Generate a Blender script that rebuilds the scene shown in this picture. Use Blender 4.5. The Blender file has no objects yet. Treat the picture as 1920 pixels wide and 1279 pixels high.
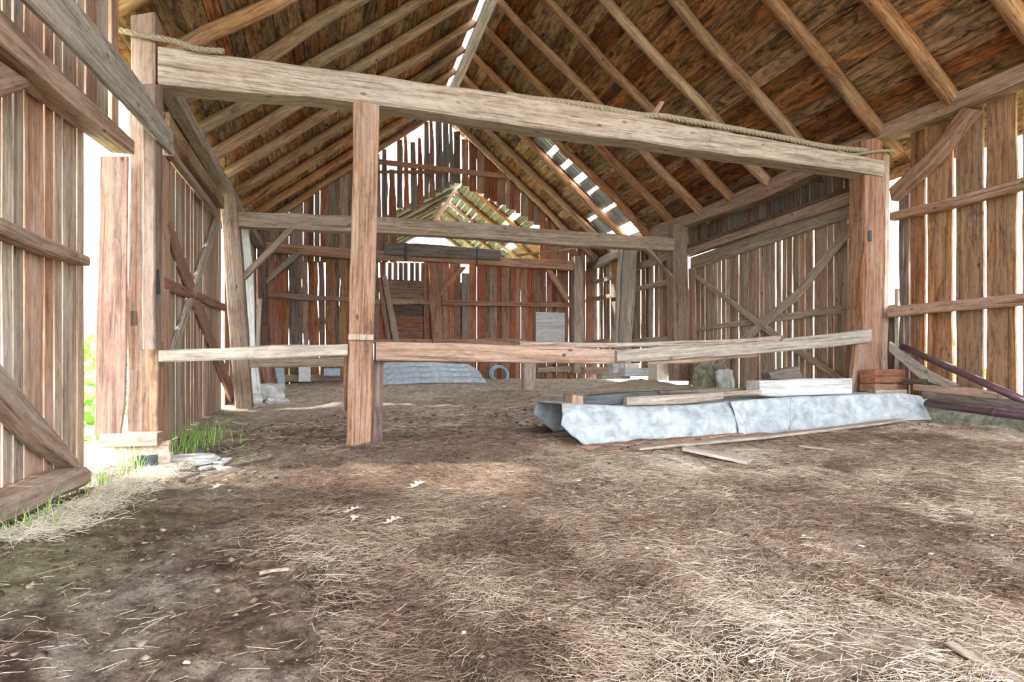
import bpy, math, random
import numpy as np
from mathutils import Vector, Matrix, noise as mn
random.seed(11); rng = np.random.default_rng(5)
C = bpy.context.scene.collection
S = bpy.context.scene
# ---------------------------------------------------------------- camera, sky, sun, exposure
F = 1130.0; HZ = 700.0; TH = math.radians(16.3); CAMZ = 1.0
cd = bpy.data.cameras.new('camera'); cam = bpy.data.objects.new('camera', cd); C.objects.link(cam)
cd.sensor_width = 36; cd.lens = F / 1920 * 36; cd.shift_y = (HZ - 639.5) / 1920; cd.clip_start = 0.05; cd.clip_end = 300
cam.location = (0, 0, CAMZ); cam.rotation_euler = (math.pi / 2, 0, -TH)
S.camera = cam
S.view_settings.view_transform = 'Standard'; S.view_settings.look = 'None'; S.view_settings.gamma = 1
S.view_settings.use_curve_mapping = False
S.view_settings.exposure = 3.45
w = bpy.data.worlds.new('world'); S.world = w; w.use_nodes = True
bg = w.node_tree.nodes['Background']; bg.inputs[0].default_value = (0.86, 0.93, 1.0, 1); bg.inputs[1].default_value = 1.15
sd = bpy.data.lights.new('sun', 'SUN'); sd.energy = .8; sd.angle = math.radians(2.0); sd.color = (1, 0.93, 0.82)
sun = bpy.data.objects.new('sun', sd); C.objects.link(sun)
sun.rotation_euler = Vector((-0.75, 0.30, 0.62)).to_track_quat('Z', 'Y').to_euler()

# ---------------------------------------------------------------- geometry of the view: pixel -> point on a real plane of the barn
FW = Vector((math.sin(TH), math.cos(TH), 0)); RT = Vector((math.cos(TH), -math.sin(TH), 0)); UP = Vector((0, 0, 1))
O = Vector((0, 0, CAMZ))
def ray(px, py): return FW + RT * ((px - 960) / F) + UP * ((HZ - py) / F)
def onp(px, py, pl):
    d = ray(px, py)
    if pl[0] == 'X': return O + d * (pl[1] / d.x)
    if pl[0] == 'Y': return O + d * (pl[1] / d.y)
    P, N = pl; return O + d * ((P - O).dot(N) / d.dot(N))
YG = 15.4                        # far gable wall
XL, XR = -1.8, 7.0               # inner faces of the long walls
Y1, Y2, Y3 = 6.15, 10.8, 15.1    # the three cross frames
RX, RH = 2.57, 7.72              # ridge
SL, SR = 0.76, 0.835             # roof slopes left / right
# floor height field -------------------------------------------------------------
CP = [(-1.8,3,.80),(-1.8,4,.80),(-1.8,5.2,.84),(-1.8,6.2,.88),(-1.7,8,.78),(-1.7,9.5,.66),(-1.7,10.8,.56),(-1.7,13,.36),(-1.7,15,.28),
      (0,0,.98),(0,1.5,.96),(0,3,.90),(-1,-2,1.0),(3,-2,.98),(7,-2,.95),(2.5,2,.90),(2.5,3.5,.80),(.26,6.2,.73),(.26,8,.62),(2,6.2,.66),
      (3,4.9,.68),(4.5,4.9,.60),(6.9,5.3,.50),(6.9,4.4,.60),(6.9,3,.72),(6.9,1.5,.85),(6.9,6.5,.46),(6.9,8,.40),(6.9,10.5,.28),(6.9,13,.22),(6.9,15.4,.17),
      (3.57,11,.36),(1,11,.42),(2,9,.52),(4.5,8,.48),(5,11,.33),(2,13.5,.26),(4.5,14.5,.17),(2,15.4,.16),(5,13,.24),(0,13.5,.3),(0,15.4,.2)]
CPA = np.array(CP)
def base_h(X, Y):
    X = np.asarray(X, float); Y = np.asarray(Y, float)
    num = 0; den = 0
    for x, y, d in CPA:
        wgt = np.exp(-((X - x) ** 2 + (Y - y) ** 2) / (2 * 0.8 ** 2)) + 1e-4 / (1 + (X - x) ** 2 + (Y - y) ** 2)
        num = num + wgt * d; den = den + wgt
    return CAMZ - num / den
_VG = {}
def vnoise(X, Y, s, seed):
    n = 257
    if seed not in _VG: _VG[seed] = np.random.default_rng(seed).random((n, n))
    g = _VG[seed]
    x = (np.asarray(X) + 40) / s; y = (np.asarray(Y) + 40) / s
    xi = np.floor(x).astype(int); yi = np.floor(y).astype(int); fx = x - xi; fy = y - yi
    fx = fx * fx * (3 - 2 * fx); fy = fy * fy * (3 - 2 * fy)
    a = g[xi % n, yi % n]; b = g[(xi + 1) % n, yi % n]; c = g[xi % n, (yi + 1) % n]; d = g[(xi + 1) % n, (yi + 1) % n]
    return (a * (1 - fx) + b * fx) * (1 - fy) + (c * (1 - fx) + d * fx) * fy - .5
def floor_h(X, Y):
    h = base_h(X, Y)
    h = h + .05 * vnoise(X, Y, .9, 1) + .04 * vnoise(X, Y, .33, 2) + .03 * vnoise(X, Y, .13, 3)
    r = vnoise(X, Y, .2, 8); h = h - .03 * np.maximum(0, r - .22) * 4
    return h
def fine_h(X, Y): return floor_h(X, Y) + .016 * vnoise(X, Y, .06, 4) + .028 * np.abs(vnoise(X, Y, .17, 5))
def fz(x, y): return float(fine_h(x, y))
def gpt(px, py):
    d = ray(px, py); t = .8
    while t < 40:
        p = O + d * t
        if p.z < fz(p.x, p.y): break
        t += .03
    return O + d * (t - .015)

# ---------------------------------------------------------------- materials
def nt(name):
    m = bpy.data.materials.new(name); m.use_nodes = True; n = m.node_tree; n.nodes.clear()
    out = n.nodes.new('ShaderNodeOutputMaterial'); b = n.nodes.new('ShaderNodeBsdfPrincipled'); n.links.new(b.outputs[0], out.inputs[0])
    return m, n, b
def nd(n, t, **k):
    x = n.nodes.new(t)
    for a, v in k.items(): setattr(x, a, v)
    return x
def ramp(n, fac, stops):
    r = nd(n, 'ShaderNodeValToRGB'); e = r.color_ramp.elements
    e[0].position = stops[0][0]; e[0].color = (*stops[0][1], 1); e[1].position = stops[-1][0]; e[1].color = (*stops[-1][1], 1)
    for p, c in stops[1:-1]: q = e.new(p); q.color = (*c, 1)
    n.links.new(fac, r.inputs[0]); return r.outputs[0]
def mix(n, fac, a, b, mode='MIX'):
    x = nd(n, 'ShaderNodeMix', data_type='RGBA', blend_type=mode)
    if isinstance(fac, float): x.inputs[0].default_value = fac
    else: n.links.new(fac, x.inputs[0])
    for i, v in ((6, a), (7, b)):
        if isinstance(v, tuple): x.inputs[i].default_value = (*v, 1)
        else: n.links.new(v, x.inputs[i])
    return x.outputs[2]
def vec(n, src, scale):
    x = nd(n, 'ShaderNodeVectorMath', operation='MULTIPLY'); n.links.new(src, x.inputs[0]); x.inputs[1].default_value = scale; return x.outputs[0]
def noise(n, v, scale=1, detail=4, rough=.6, dist=0):
    x = nd(n, 'ShaderNodeTexNoise'); n.links.new(v, x.inputs['Vector']); x.inputs['Scale'].default_value = scale
    x.inputs['Detail'].default_value = detail; x.inputs['Roughness'].default_value = rough; x.inputs['Distortion'].default_value = dist
    return x.outputs['Fac']
B3 = (0, 0, 0); W3 = (1, 1, 1)
def wood(name, light, mid, dark, alt, alt_amt=.5, stain=.35, stain_col=(.02, .014, .01), var=.35, grain=26, bump=.5, hue=.03, crack=.5, sat=(1.25, .65)):
    m, n, b = nt(name)
    tc = nd(n, 'ShaderNodeTexCoord'); oi = nd(n, 'ShaderNodeObjectInfo')
    mu = nd(n, 'ShaderNodeVectorMath', operation='SCALE'); mu.inputs[0].default_value = (37.1, 91.7, 53.3); n.links.new(oi.outputs['Random'], mu.inputs['Scale'])
    ad = nd(n, 'ShaderNodeVectorMath', operation='ADD'); n.links.new(tc.outputs['Object'], ad.inputs[0]); n.links.new(mu.outputs[0], ad.inputs[1]); v = ad.outputs[0]
    g = noise(n, vec(n, v, (1.3, grain, grain)), 1, 5, .65, .6)
    col = ramp(n, g, [(.30, dark), (.48, mid), (.70, light)])
    bl = noise(n, vec(n, v, (.9, 4.5, 4.5)), 1, 3, .6, .5)
    fa = ramp(n, bl, [(.42, B3), (.62, (alt_amt,) * 3)])
    col = mix(n, fa, col, mix(n, .45, alt, col))
    st = noise(n, vec(n, v, (2.2, 9, 9)), 1, 4, .72, 1.2)
    fs = ramp(n, st, [(.62 - .28 * stain, B3), (.80 - .25 * stain, (min(1, .35 + stain),) * 3)])
    col = mix(n, fs, col, stain_col)
    ck = noise(n, vec(n, v, (1.0, 70, 70)), 1, 2, .5, .3)
    fc = ramp(n, ck, [(.60, B3), (.68, (crack,) * 3)])
    col = mix(n, fc, col, tuple(c * .35 for c in dark))
    # fine isotropic weathering and checks
    sp_ = noise(n, vec(n, v, (9, 26, 26)), 1, 6, .75, .3)
    col = mix(n, ramp(n, sp_, [(.50, B3), (.72, (.55,) * 3)]), col, tuple(c * .8 for c in dark))
    col = mix(n, ramp(n, sp_, [(.28, (.38,) * 3), (.46, B3)]), col, tuple(min(1, c * 1.25) for c in light))
    # knots, only in some cells
    vo = nd(n, 'ShaderNodeTexVoronoi'); n.links.new(vec(n, v, (3.2, 7, 7)), vo.inputs['Vector']); vo.inputs['Scale'].default_value = 1
    sc_ = nd(n, 'ShaderNodeSeparateColor'); n.links.new(vo.outputs['Color'], sc_.inputs[0])
    kd = nd(n, 'ShaderNodeMath', operation='MULTIPLY_ADD'); n.links.new(sp_, kd.inputs[0]); kd.inputs[1].default_value = .12; n.links.new(vo.outputs['Distance'], kd.inputs[2])
    fk = ramp(n, kd.outputs[0], [(.12, (.8,) * 3), (.20, B3)]); gk = ramp(n, sc_.outputs[0], [(.66, B3), (.70, W3)])
    fk = mix(n, 1.0, fk, gk, 'MULTIPLY')
    col = mix(n, fk, col, tuple(c * .45 for c in dark))
    hs = nd(n, 'ShaderNodeHueSaturation'); n.links.new(col, hs.inputs['Color'])
    mr = nd(n, 'ShaderNodeMapRange'); n.links.new(oi.outputs['Random'], mr.inputs[0]); mr.inputs[3].default_value = 1 - var; mr.inputs[4].default_value = 1 + var * .75; n.links.new(mr.outputs[0], hs.inputs['Value'])
    fr = nd(n, 'ShaderNodeMath', operation='MULTIPLY'); n.links.new(oi.outputs['Random'], fr.inputs[0]); fr.inputs[1].default_value = 17.3
    f2 = nd(n, 'ShaderNodeMath', operation='FRACT'); n.links.new(fr.outputs[0], f2.inputs[0])
    m2 = nd(n, 'ShaderNodeMapRange'); n.links.new(f2.outputs[0], m2.inputs[0]); m2.inputs[3].default_value = .5 - hue; m2.inputs[4].default_value = .5 + hue * .6; n.links.new(m2.outputs[0], hs.inputs['Hue'])
    m3 = nd(n, 'ShaderNodeMapRange'); n.links.new(f2.outputs[0], m3.inputs[0]); m3.inputs[3].default_value = sat[0]; m3.inputs[4].default_value = sat[1]; n.links.new(m3.outputs[0], hs.inputs['Saturation'])
    n.links.new(hs.outputs[0], b.inputs['Base Color'])
    b.inputs['Roughness'].default_value = .82; b.inputs['Specular IOR Level'].default_value = .25
    bp = nd(n, 'ShaderNodeBump'); bp.inputs['Strength'].default_value = bump; bp.inputs['Distance'].default_value = .012
    hh = nd(n, 'ShaderNodeMath', operation='SUBTRACT'); n.links.new(g, hh.inputs[0]); n.links.new(fc, hh.inputs[1]); n.links.new(hh.outputs[0], bp.inputs['Height']); n.links.new(bp.outputs[0], b.inputs['Normal'])
    return m
M = {}
M['post'] = wood('wood_post', (.46,.30,.20), (.30,.175,.11), (.12,.062,.036), (.42,.33,.27), .7, .22, var=.15, grain=32, hue=.012, bump=.8)
M['beam'] = wood('wood_beam', (.54,.37,.265), (.38,.245,.165), (.14,.078,.048), (.48,.37,.31), .8, .16, var=.12, grain=24, hue=.01, bump=.8)
M['grey'] = wood('wood_grey', (.54,.47,.40), (.38,.31,.25), (.17,.12,.085), (.44,.33,.23), .6, .18, var=.15, grain=34, hue=.01, bump=.8)
M['rafter'] = wood('wood_rafter', (.56,.36,.20), (.36,.20,.105), (.13,.065,.035), (.36,.28,.18), .8, .25, var=.2, grain=20, hue=.012, bump=.8, sat=(1.2, .9))
M['roofbd'] = wood('wood_roof_boards', (.56,.30,.14), (.34,.165,.07), (.12,.055,.026), (.38,.25,.15), .7, .62, (.02,.015,.012), var=.45, grain=15, hue=.015, crack=.3, sat=(1.2, .85))
M['wallL'] = wood('wood_wall_left', (.58,.43,.32), (.38,.25,.165), (.15,.085,.05), (.50,.43,.37), .7, .16, var=.28, hue=.02)
M['wallR'] = wood('wood_wall_right', (.50,.28,.15), (.32,.165,.08), (.11,.05,.028), (.28,.20,.145), .7, .38, (.028,.02,.016), var=.2, grain=20, hue=.012, sat=(1.2, .9))
M['doorR'] = wood('wood_door_right', (.52,.40,.29), (.35,.24,.165), (.14,.085,.055), (.44,.38,.32), .7, .18, var=.28, hue=.02)
M['far'] = wood('wood_far_wall', (.44,.24,.14), (.29,.14,.08), (.11,.05,.03), (.30,.21,.15), .6, .34, (.03,.02,.015), var=.35, hue=.02)
M['dark'] = wood('wood_dark', (.25,.20,.16), (.16,.115,.09), (.07,.045,.035), (.22,.19,.17), .5, .3, var=.3)
M['mossy'] = wood('wood_mossy_boards', (.26,.22,.17), (.17,.13,.095), (.07,.05,.035), (.19,.18,.08), .7, .5, var=.4)
M['red'] = wood('wood_red', (.34,.19,.13), (.24,.12,.08), (.11,.05,.035), (.36,.26,.20), .6, .18, var=.1, hue=.005)
M['white'] = wood('wood_whitewashed', (.62,.62,.61), (.50,.49,.48), (.28,.25,.22), (.50,.47,.43), .5, .2, (.12,.09,.07), var=.08, hue=.005)
M['black'] = wood('wood_black_paint', (.10,.11,.13), (.055,.06,.07), (.02,.02,.025), (.16,.15,.14), .6, .1, var=.05)
M['orange'] = wood('wood_orange', (.46,.25,.13), (.33,.165,.08), (.15,.07,.035), (.36,.24,.16), .6, .22, var=.1, hue=.005)
def plain(name, c1, c2, sc=6, rough=.8, metal=0, bump=.4, det=5, dist=.01):
    m, n, b = nt(name); tc = nd(n, 'ShaderNodeTexCoord')
    f = noise(n, tc.outputs['Object'], sc, det, .6, .4); n.links.new(ramp(n, f, [(.33, c1), (.67, c2)]), b.inputs['Base Color'])
    b.inputs['Roughness'].default_value = rough; b.inputs['Metallic'].default_value = metal
    bp = nd(n, 'ShaderNodeBump'); bp.inputs['Strength'].default_value = bump; bp.inputs['Distance'].default_value = dist
    n.links.new(f, bp.inputs['Height']); n.links.new(bp.outputs[0], b.inputs['Normal']); return m
M['tarp'] = plain('tarp_cloth', (.25,.28,.30), (.50,.53,.55), 9, .45, 0, 1, 10, .03)
M['sheet'] = plain('galvanised_sheet', (.36,.42,.48), (.62,.68,.74), 9, .45, .35, .3, 6)
M['hose'] = plain('blue_hose', (.22,.32,.38), (.36,.48,.54), 14, .5)
M['pipe'] = plain('purple_pipe', (.07,.035,.045), (.12,.06,.075), 12, .28, 0, .1)
M['stone'] = plain('grey_stone', (.34,.33,.32), (.66,.64,.61), 7, .9, 0, .7)
M['tan_stone'] = plain('tan_stone', (.36,.26,.19), (.60,.46,.35), 9, .9, 0, .7)
M['mossstone'] = plain('mossy_foundation', (.10,.10,.07), (.36,.34,.27), 12, .95, 0, 1, 8, .03)
M['concrete'] = plain('rough_concrete', (.52,.46,.38), (.74,.66,.56), 14, .95, 0, .7, 8)
M['iron'] = plain('black_iron', (.03,.03,.035), (.08,.08,.085), 20, .6, .4)
M['rope'] = plain('rope_fibre', (.22,.165,.11), (.42,.34,.25), 60, .95)
M['leaf'] = plain('dry_leaf', (.58,.46,.40), (.76,.66,.60), 30, .8)
M['blue'] = plain('blue_grey_block', (.28,.38,.44), (.44,.54,.60), 10, .7)
M['outside'] = plain('outside_ground', (.22,.26,.11), (.38,.40,.22), 2.5, .95, 0, .8)
M['foliage'] = plain('foliage', (.10,.17,.03), (.40,.50,.12), 2.0, .9)
M['paint'] = plain('white_paint', (.62,.62,.61), (.76,.76,.76), 10, .7)
M['tyre'] = plain('black_rubber', (.025,.028,.032), (.07,.075,.08), 14, .8)
# grass blades / straw with per-blade attribute
def attr_mat(name, stops, rough=.8, trans=0.0):
    m, n, b = nt(name); a = nd(n, 'ShaderNodeAttribute'); a.attribute_name = 'tone'
    n.links.new(ramp(n, a.outputs['Fac'], stops), b.inputs['Base Color']); b.inputs['Roughness'].default_value = rough
    b.inputs['Specular IOR Level'].default_value = .3
    return m
M['straw'] = attr_mat('straw', [(0, (.11,.07,.05)), (.3, (.27,.18,.125)), (.65, (.48,.37,.275)), (1, (.74,.64,.51))])
M['grass'] = attr_mat('grass', [(0, (.16,.30,.04)), (.5, (.30,.52,.10)), (1, (.56,.70,.26))], .6)
M['clod'] = attr_mat('dirt_crumb', [(0, (.045,.03,.022)), (.5, (.15,.105,.075)), (1, (.36,.29,.23))])
M['drygrass'] = attr_mat('dry_grass', [(0, (.46,.38,.26)), (1, (.82,.76,.62))])
# floor
def floor_mat():
    m, n, b = nt('dirt_floor'); tc = nd(n, 'ShaderNodeTexCoord'); v = tc.outputs['Object']
    f1 = noise(n, v, 1.1, 5, .6, .6); f2 = noise(n, v, 9, 8, .7, .3); f3 = noise(n, v, 45, 6, .7)
    c = ramp(n, f2, [(.34, (.05,.033,.024)), (.50, (.18,.125,.09)), (.64, (.38,.29,.22))])
    c2 = ramp(n, f2, [(.36, (.12,.095,.08)), (.52, (.28,.235,.195)), (.66, (.43,.375,.31))])
    c = mix(n, ramp(n, f1, [(.42, B3), (.60, W3)]), c, c2)
    sp = nd(n, 'ShaderNodeSeparateXYZ'); n.links.new(v, sp.inputs[0])
    # dark damp band
    f4 = noise(n, v, .8, 3, .5, .4)
    # paler straw-trodden soil to the right; at the back, light painted as paler soil
    mr = nd(n, 'ShaderNodeMapRange'); n.links.new(sp.outputs[0], mr.inputs[0]); mr.inputs[1].default_value = -.2; mr.inputs[2].default_value = 2.2
    my = nd(n, 'ShaderNodeMapRange'); n.links.new(sp.outputs[1], my.inputs[0]); my.inputs[1].default_value = 6.2; my.inputs[2].default_value = 9
    mx = nd(n, 'ShaderNodeMath', operation='MAXIMUM'); n.links.new(mr.outputs[0], mx.inputs[0]); n.links.new(my.outputs[0], mx.inputs[1])
    ml = nd(n, 'ShaderNodeMath', operation='MULTIPLY'); n.links.new(mx.outputs[0], ml.inputs[0]); ml.inputs[1].default_value = .75
    cs = ramp(n, f2, [(.30, (.24,.16,.11)), (.5, (.48,.36,.27)), (.72, (.70,.58,.46))])
    c = mix(n, ml.outputs[0], c, cs)
    mb = nd(n, 'ShaderNodeMapRange'); n.links.new(sp.outputs[1], mb.inputs[0]); mb.inputs[1].default_value = 6.6; mb.inputs[2].default_value = 9.5
    mbb = nd(n, 'ShaderNodeMath', operation='MULTIPLY'); n.links.new(mb.outputs[0], mbb.inputs[0]); n.links.new(ramp(n, f1, [(.40, (.25,)*3), (.58, (.85,)*3)]), mbb.inputs[1])
    c = mix(n, mbb.outputs[0], c, ramp(n, f2, [(.38, (.40,.31,.24)), (.60, (.78,.70,.62))]))  # bright light on the back floor, painted into the soil colour
    # greenish left
    mg = nd(n, 'ShaderNodeMapRange'); n.links.new(sp.outputs[0], mg.inputs[0]); mg.inputs[1].default_value = -.4; mg.inputs[2].default_value = -1.5
    gm = nd(n, 'ShaderNodeMath', operation='MULTIPLY'); n.links.new(mg.outputs[0], gm.inputs[0]); n.links.new(ramp(n, f4, [(.42, B3), (.6, (.6,)*3)]), gm.inputs[1])
    c = mix(n, gm.outputs[0], c, (.24,.27,.10))
    # rusty patches
    f5 = noise(n, v, 2.6, 5, .65, 1.2)
    c = mix(n, ramp(n, f5, [(.60, B3), (.72, (.55,)*3)]), c, (.34,.17,.055))
    # damp dark patches, fewer at the back
    inv = nd(n, 'ShaderNodeMath', operation='SUBTRACT'); inv.inputs[0].default_value = 1.0; n.links.new(mb.outputs[0], inv.inputs[1])
    rx = nd(n, 'ShaderNodeMapRange'); n.links.new(sp.outputs[0], rx.inputs[0]); rx.inputs[1].default_value = .8; rx.inputs[2].default_value = 3; rx.inputs[3].default_value = 1; rx.inputs[4].default_value = .55
    dk = nd(n, 'ShaderNodeMath', operation='MULTIPLY'); n.links.new(inv.outputs[0], dk.inputs[0]); n.links.new(rx.outputs[0], dk.inputs[1])
    f6 = noise(n, v, 1.7, 5, .65, 1.0)
    dk2 = nd(n, 'ShaderNodeMath', operation='MULTIPLY'); n.links.new(ramp(n, f6, [(.47, B3), (.60, (.82,)*3)]), dk2.inputs[0]); n.links.new(dk.outputs[0], dk2.inputs[1])
    c = mix(n, dk2.outputs[0], c, mix(n, ramp(n, f2, [(.4, B3), (.6, W3)]), (.04,.024,.017), (.16,.10,.072)))
    c = mix(n, ramp(n, f3, [(.36, (.7,)*3), (.47, B3)]), c, (.05,.034,.025))
    f7 = noise(n, v, 130, 4, .7); c = mix(n, ramp(n, f7, [(.36, (.55,)*3), (.5, B3)]), c, (.06,.042,.03))
    c = mix(n, ramp(n, f3, [(.60, B3), (.72, (.55,)*3)]), c, (.62,.50,.38))
    n.links.new(c, b.inputs['Base Color']); b.inputs['Roughness'].default_value = .95; b.inputs['Specular IOR Level'].default_value = .15
    ad = nd(n, 'ShaderNodeMath', operation='MULTIPLY_ADD'); n.links.new(f3, ad.inputs[0]); ad.inputs[1].default_value = .35; n.links.new(f2, ad.inputs[2])
    bp = nd(n, 'ShaderNodeBump'); bp.inputs['Strength'].default_value = 1; bp.inputs['Distance'].default_value = .045
    n.links.new(ad.outputs[0], bp.inputs['Height']); n.links.new(bp.outputs[0], b.inputs['Normal'])
    return m
M['floor'] = floor_mat()

# ---------------------------------------------------------------- builders
def tag(o, label=None, cat=None, group=None, kind=None):
    if label: o['label'] = label
    if cat: o['category'] = cat
    if group: o['group'] = group
    if kind: o['kind'] = kind
    return o
def thing(name, loc, label, cat, group=None, kind=None):
    o = bpy.data.objects.new(name, None); C.objects.link(o); o.location = loc; o.empty_display_size = .2
    return tag(o, label, cat, group, kind)
def link(name, V, faces, mat, parent=None, ex=None, ez=None, smooth=False, org=None):
    """V world-space points; stores them in a local frame whose x runs along ex, so that the grain follows the piece."""
    V = [Vector(v) for v in V]
    if org is None:
        org = Vector((0, 0, 0))
        for v in V: org += v
        org /= len(V)
    ex = (Vector(ex) if ex is not None else Vector((1, 0, 0))).normalized()
    ez = Vector(ez) if ez is not None else Vector((0, 0, 1))
    ey = ez.cross(ex)
    if ey.length < 1e-4: ey = Vector((0, 1, 0)).cross(ex)
    ey.normalize(); ez = ex.cross(ey)
    R = Matrix((ex, ey, ez)).transposed(); Ri = R.transposed()
    me = bpy.data.meshes.new(name); me.from_pydata([Ri @ (v - org) for v in V], [], faces)
    me.materials.append(M[mat] if isinstance(mat, str) else mat)
    if smooth: me.shade_smooth()
    o = bpy.data.objects.new(name, me); C.objects.link(o)
    q = R.to_euler()
    if parent is not None:
        o.parent = parent
        pr = parent.matrix_world if parent.parent else Matrix.LocRotScale(parent.location, parent.rotation_euler, None)
        if parent.type == 'MESH': pr = Matrix.LocRotScale(parent.location, parent.rotation_euler, None)
        o.matrix_local = pr.inverted() @ Matrix.LocRotScale(org, q, None)
    else: o.location = org; o.rotation_euler = q
    return o
def loft(rings, closed=True):
    n = len(rings[0]); V = [p for r in rings for p in r]; Fc = []
    for i in range(len(rings) - 1):
        for j in range(n):
            k = (j + 1) % n
            Fc.append((i * n + j, i * n + k, (i + 1) * n + k, (i + 1) * n + j))
    if closed:
        Fc.append(tuple(range(n - 1, -1, -1))); Fc.append(tuple(range((len(rings) - 1) * n, len(rings) * n)))
    return V, Fc
def strip(name, pl, sts, depth, mat, label=None, cat=None, group=None, parent=None, wob=.006, seg=10, ch=.012, kind=None, dirv=None):
    """a timber whose visible face lies in plane pl; sts = pairs of edge pixels along it; depth = thickness away from the viewer"""
    if pl[0] == 'X': dv = Vector((1 if pl[1] > 0 else -1, 0, 0))
    elif pl[0] == 'Y': dv = Vector((0, 1, 0))
    else: dv = -pl[1].normalized() if (pl[0] - O).dot(pl[1]) < 0 else pl[1].normalized()
    if dirv is not None: dv = Vector(dirv).normalized()
    P = [(onp(*a, pl), onp(*b, pl)) for a, b in sts]
    return strip3(name, P, dv * depth, mat, label, cat, group, parent, wob, seg, ch, kind)
def strip3(name, P, dv, mat, label=None, cat=None, group=None, parent=None, wob=.006, seg=10, ch=.012, kind=None):
    mids = [(a + b) / 2 for a, b in P]
    L = [0]
    for i in range(1, len(mids)): L.append(L[-1] + (mids[i] - mids[i - 1]).length)
    ex = mids[-1] - mids[0]; n = max(seg, len(P) - 1); rings = []
    so = random.random() * 50; dn = dv.normalized()
    for i in range(n + 1):
        s = L[-1] * i / n; k = 0
        while k < len(L) - 2 and s > L[k + 1]: k += 1
        t = (s - L[k]) / max(1e-6, L[k + 1] - L[k])
        a = P[k][0].lerp(P[k + 1][0], t); b = P[k][1].lerp(P[k + 1][1], t)
        u = (b - a); W = u.length; u = u / max(W, 1e-6); c = min(ch, W * .25, dv.length * .25)
        na = wob * mn.noise(Vector((s * 1.7 + so, 0, 0))) * 2; nb = wob * mn.noise(Vector((s * 1.7 + so, 9, 0))) * 2; nc = wob * mn.noise(Vector((s * 1.7 + so, 0, 7))) * 2
        a = a + u * na + dn * nc; b = b + u * nb + dn * nc
        d = dv
        rings.append([a + u * c, b - u * c, b + dn * c, b + d - dn * c, b + d - u * c, a + d + u * c, a + d - dn * c, a + dn * c])
    V, Fc = loft(rings)
    o = link(name, V, Fc, mat, parent, ex, dv)
    fix_normals(o)
    return tag(o, label, cat, group, kind)
def fix_normals(o):
    import bmesh
    bm = bmesh.new(); bm.from_mesh(o.data); bmesh.ops.recalc_face_normals(bm, faces=bm.faces); bm.to_mesh(o.data); bm.free()
def bar(name, A, B, wd, ht, mat, label=None, cat=None, group=None, parent=None, up=(0, 0, 1), wob=.006, seg=8, kind=None, ch=.01):
    """box-section timber from A to B (axis), wd across, ht along up"""
    A = Vector(A); B = Vector(B); ax = (B - A).normalized(); up = Vector(up); up = (up - ax * up.dot(ax)).normalized(); sd_ = ax.cross(up)
    P = [(A - up * ht / 2 - sd_ * wd / 2, A + up * ht / 2 - sd_ * wd / 2), (B - up * ht / 2 - sd_ * wd / 2, B + up * ht / 2 - sd_ * wd / 2)]
    return strip3(name, P, sd_ * wd, mat, label, cat, group, parent, wob, seg, ch, kind)
def log(name, A, B, r0, r1, mat, label=None, cat=None, group=None, parent=None, wob=.02, seg=14, sides=10, kind=None, rough=.04):
    A = Vector(A); B = Vector(B); ax = (B - A).normalized(); u = ax.cross(Vector((0, 0, 1)))
    if u.length < .01: u = Vector((1, 0, 0))
    u.normalize(); v = ax.cross(u); L = (B - A).length; so = random.random() * 60; rings = []
    for i in range(seg + 1):
        t = i / seg; c = A.lerp(B, t); s = t * L
        c = c + u * wob * mn.noise(Vector((s * .8 + so, 0, 0))) * 2 + v * wob * mn.noise(Vector((s * .8 + so, 5, 0))) * 2
        r = r0 + (r1 - r0) * t
        rings.append([c + (u * math.cos(a) + v * math.sin(a)) * r * (1 + rough * 2 * mn.noise(Vector((s * 2 + so, math.cos(a) * 2, math.sin(a) * 2)))) for a in [2 * math.pi * j / sides for j in range(sides)]])
    V, Fc = loft(rings); o = link(name, V, Fc, mat, parent, B - A, v, smooth=False); fix_normals(o)
    for p in o.data.polygons: p.use_smooth = len(p.vertices) == 4
    return tag(o, label, cat, group, kind)
def plank(name, P0, eu, ev, en, u0, u1, v0, v1, t, mat, parent, wav=.008, seg=5, v0b=None, v1b=None, tilt=0, lean=0, taper=0):
    """board in a wall or roof; eu across, ev along, en thickness (away from the room)"""
    if v0b is None: v0b = v0
    if v1b is None: v1b = v1
    rings = []; so = random.random() * 90
    for i in range(seg + 1):
        s = i / seg; va = v0 + (v1 - v0) * s; vb = v0b + (v1b - v0b) * s
        ua = u0 + wav * 2 * mn.noise(Vector((va * 1.3 + so, 0, 0))) + lean * s; ub = u1 + wav * 2 * mn.noise(Vector((vb * 1.3 + so, 8, 0))) + lean * s - taper * s * s
        dn = .006 * mn.noise(Vector((va + so, 0, 9)))
        a = P0 + eu * ua + ev * va + en * (dn + tilt); b = P0 + eu * ub + ev * vb + en * (dn - tilt)
        rings.append([a, b, b + en * t, a + en * t])
    V, Fc = loft(rings); o = link(name, V, Fc, mat, parent, ev, en); fix_normals(o); return o
def box(name, c, sx, sy, sz, rz, mat, label=None, cat=None, parent=None, ch=.01, wob=.004, kind=None, group=None, rx=0, seg=3):
    """block with its base centre at c"""
    R = Matrix.Rotation(rz, 3, 'Z') @ Matrix.Rotation(rx, 3, 'Y'); a = R @ Vector((1, 0, 0)); up = R @ Vector((0, 0, 1)); c = Vector(c) + up * sz / 2
    return bar(name, c - a * sx / 2, c + a * sx / 2, sy, sz, mat, label, cat, group, parent, up, wob, seg, kind, ch)
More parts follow.
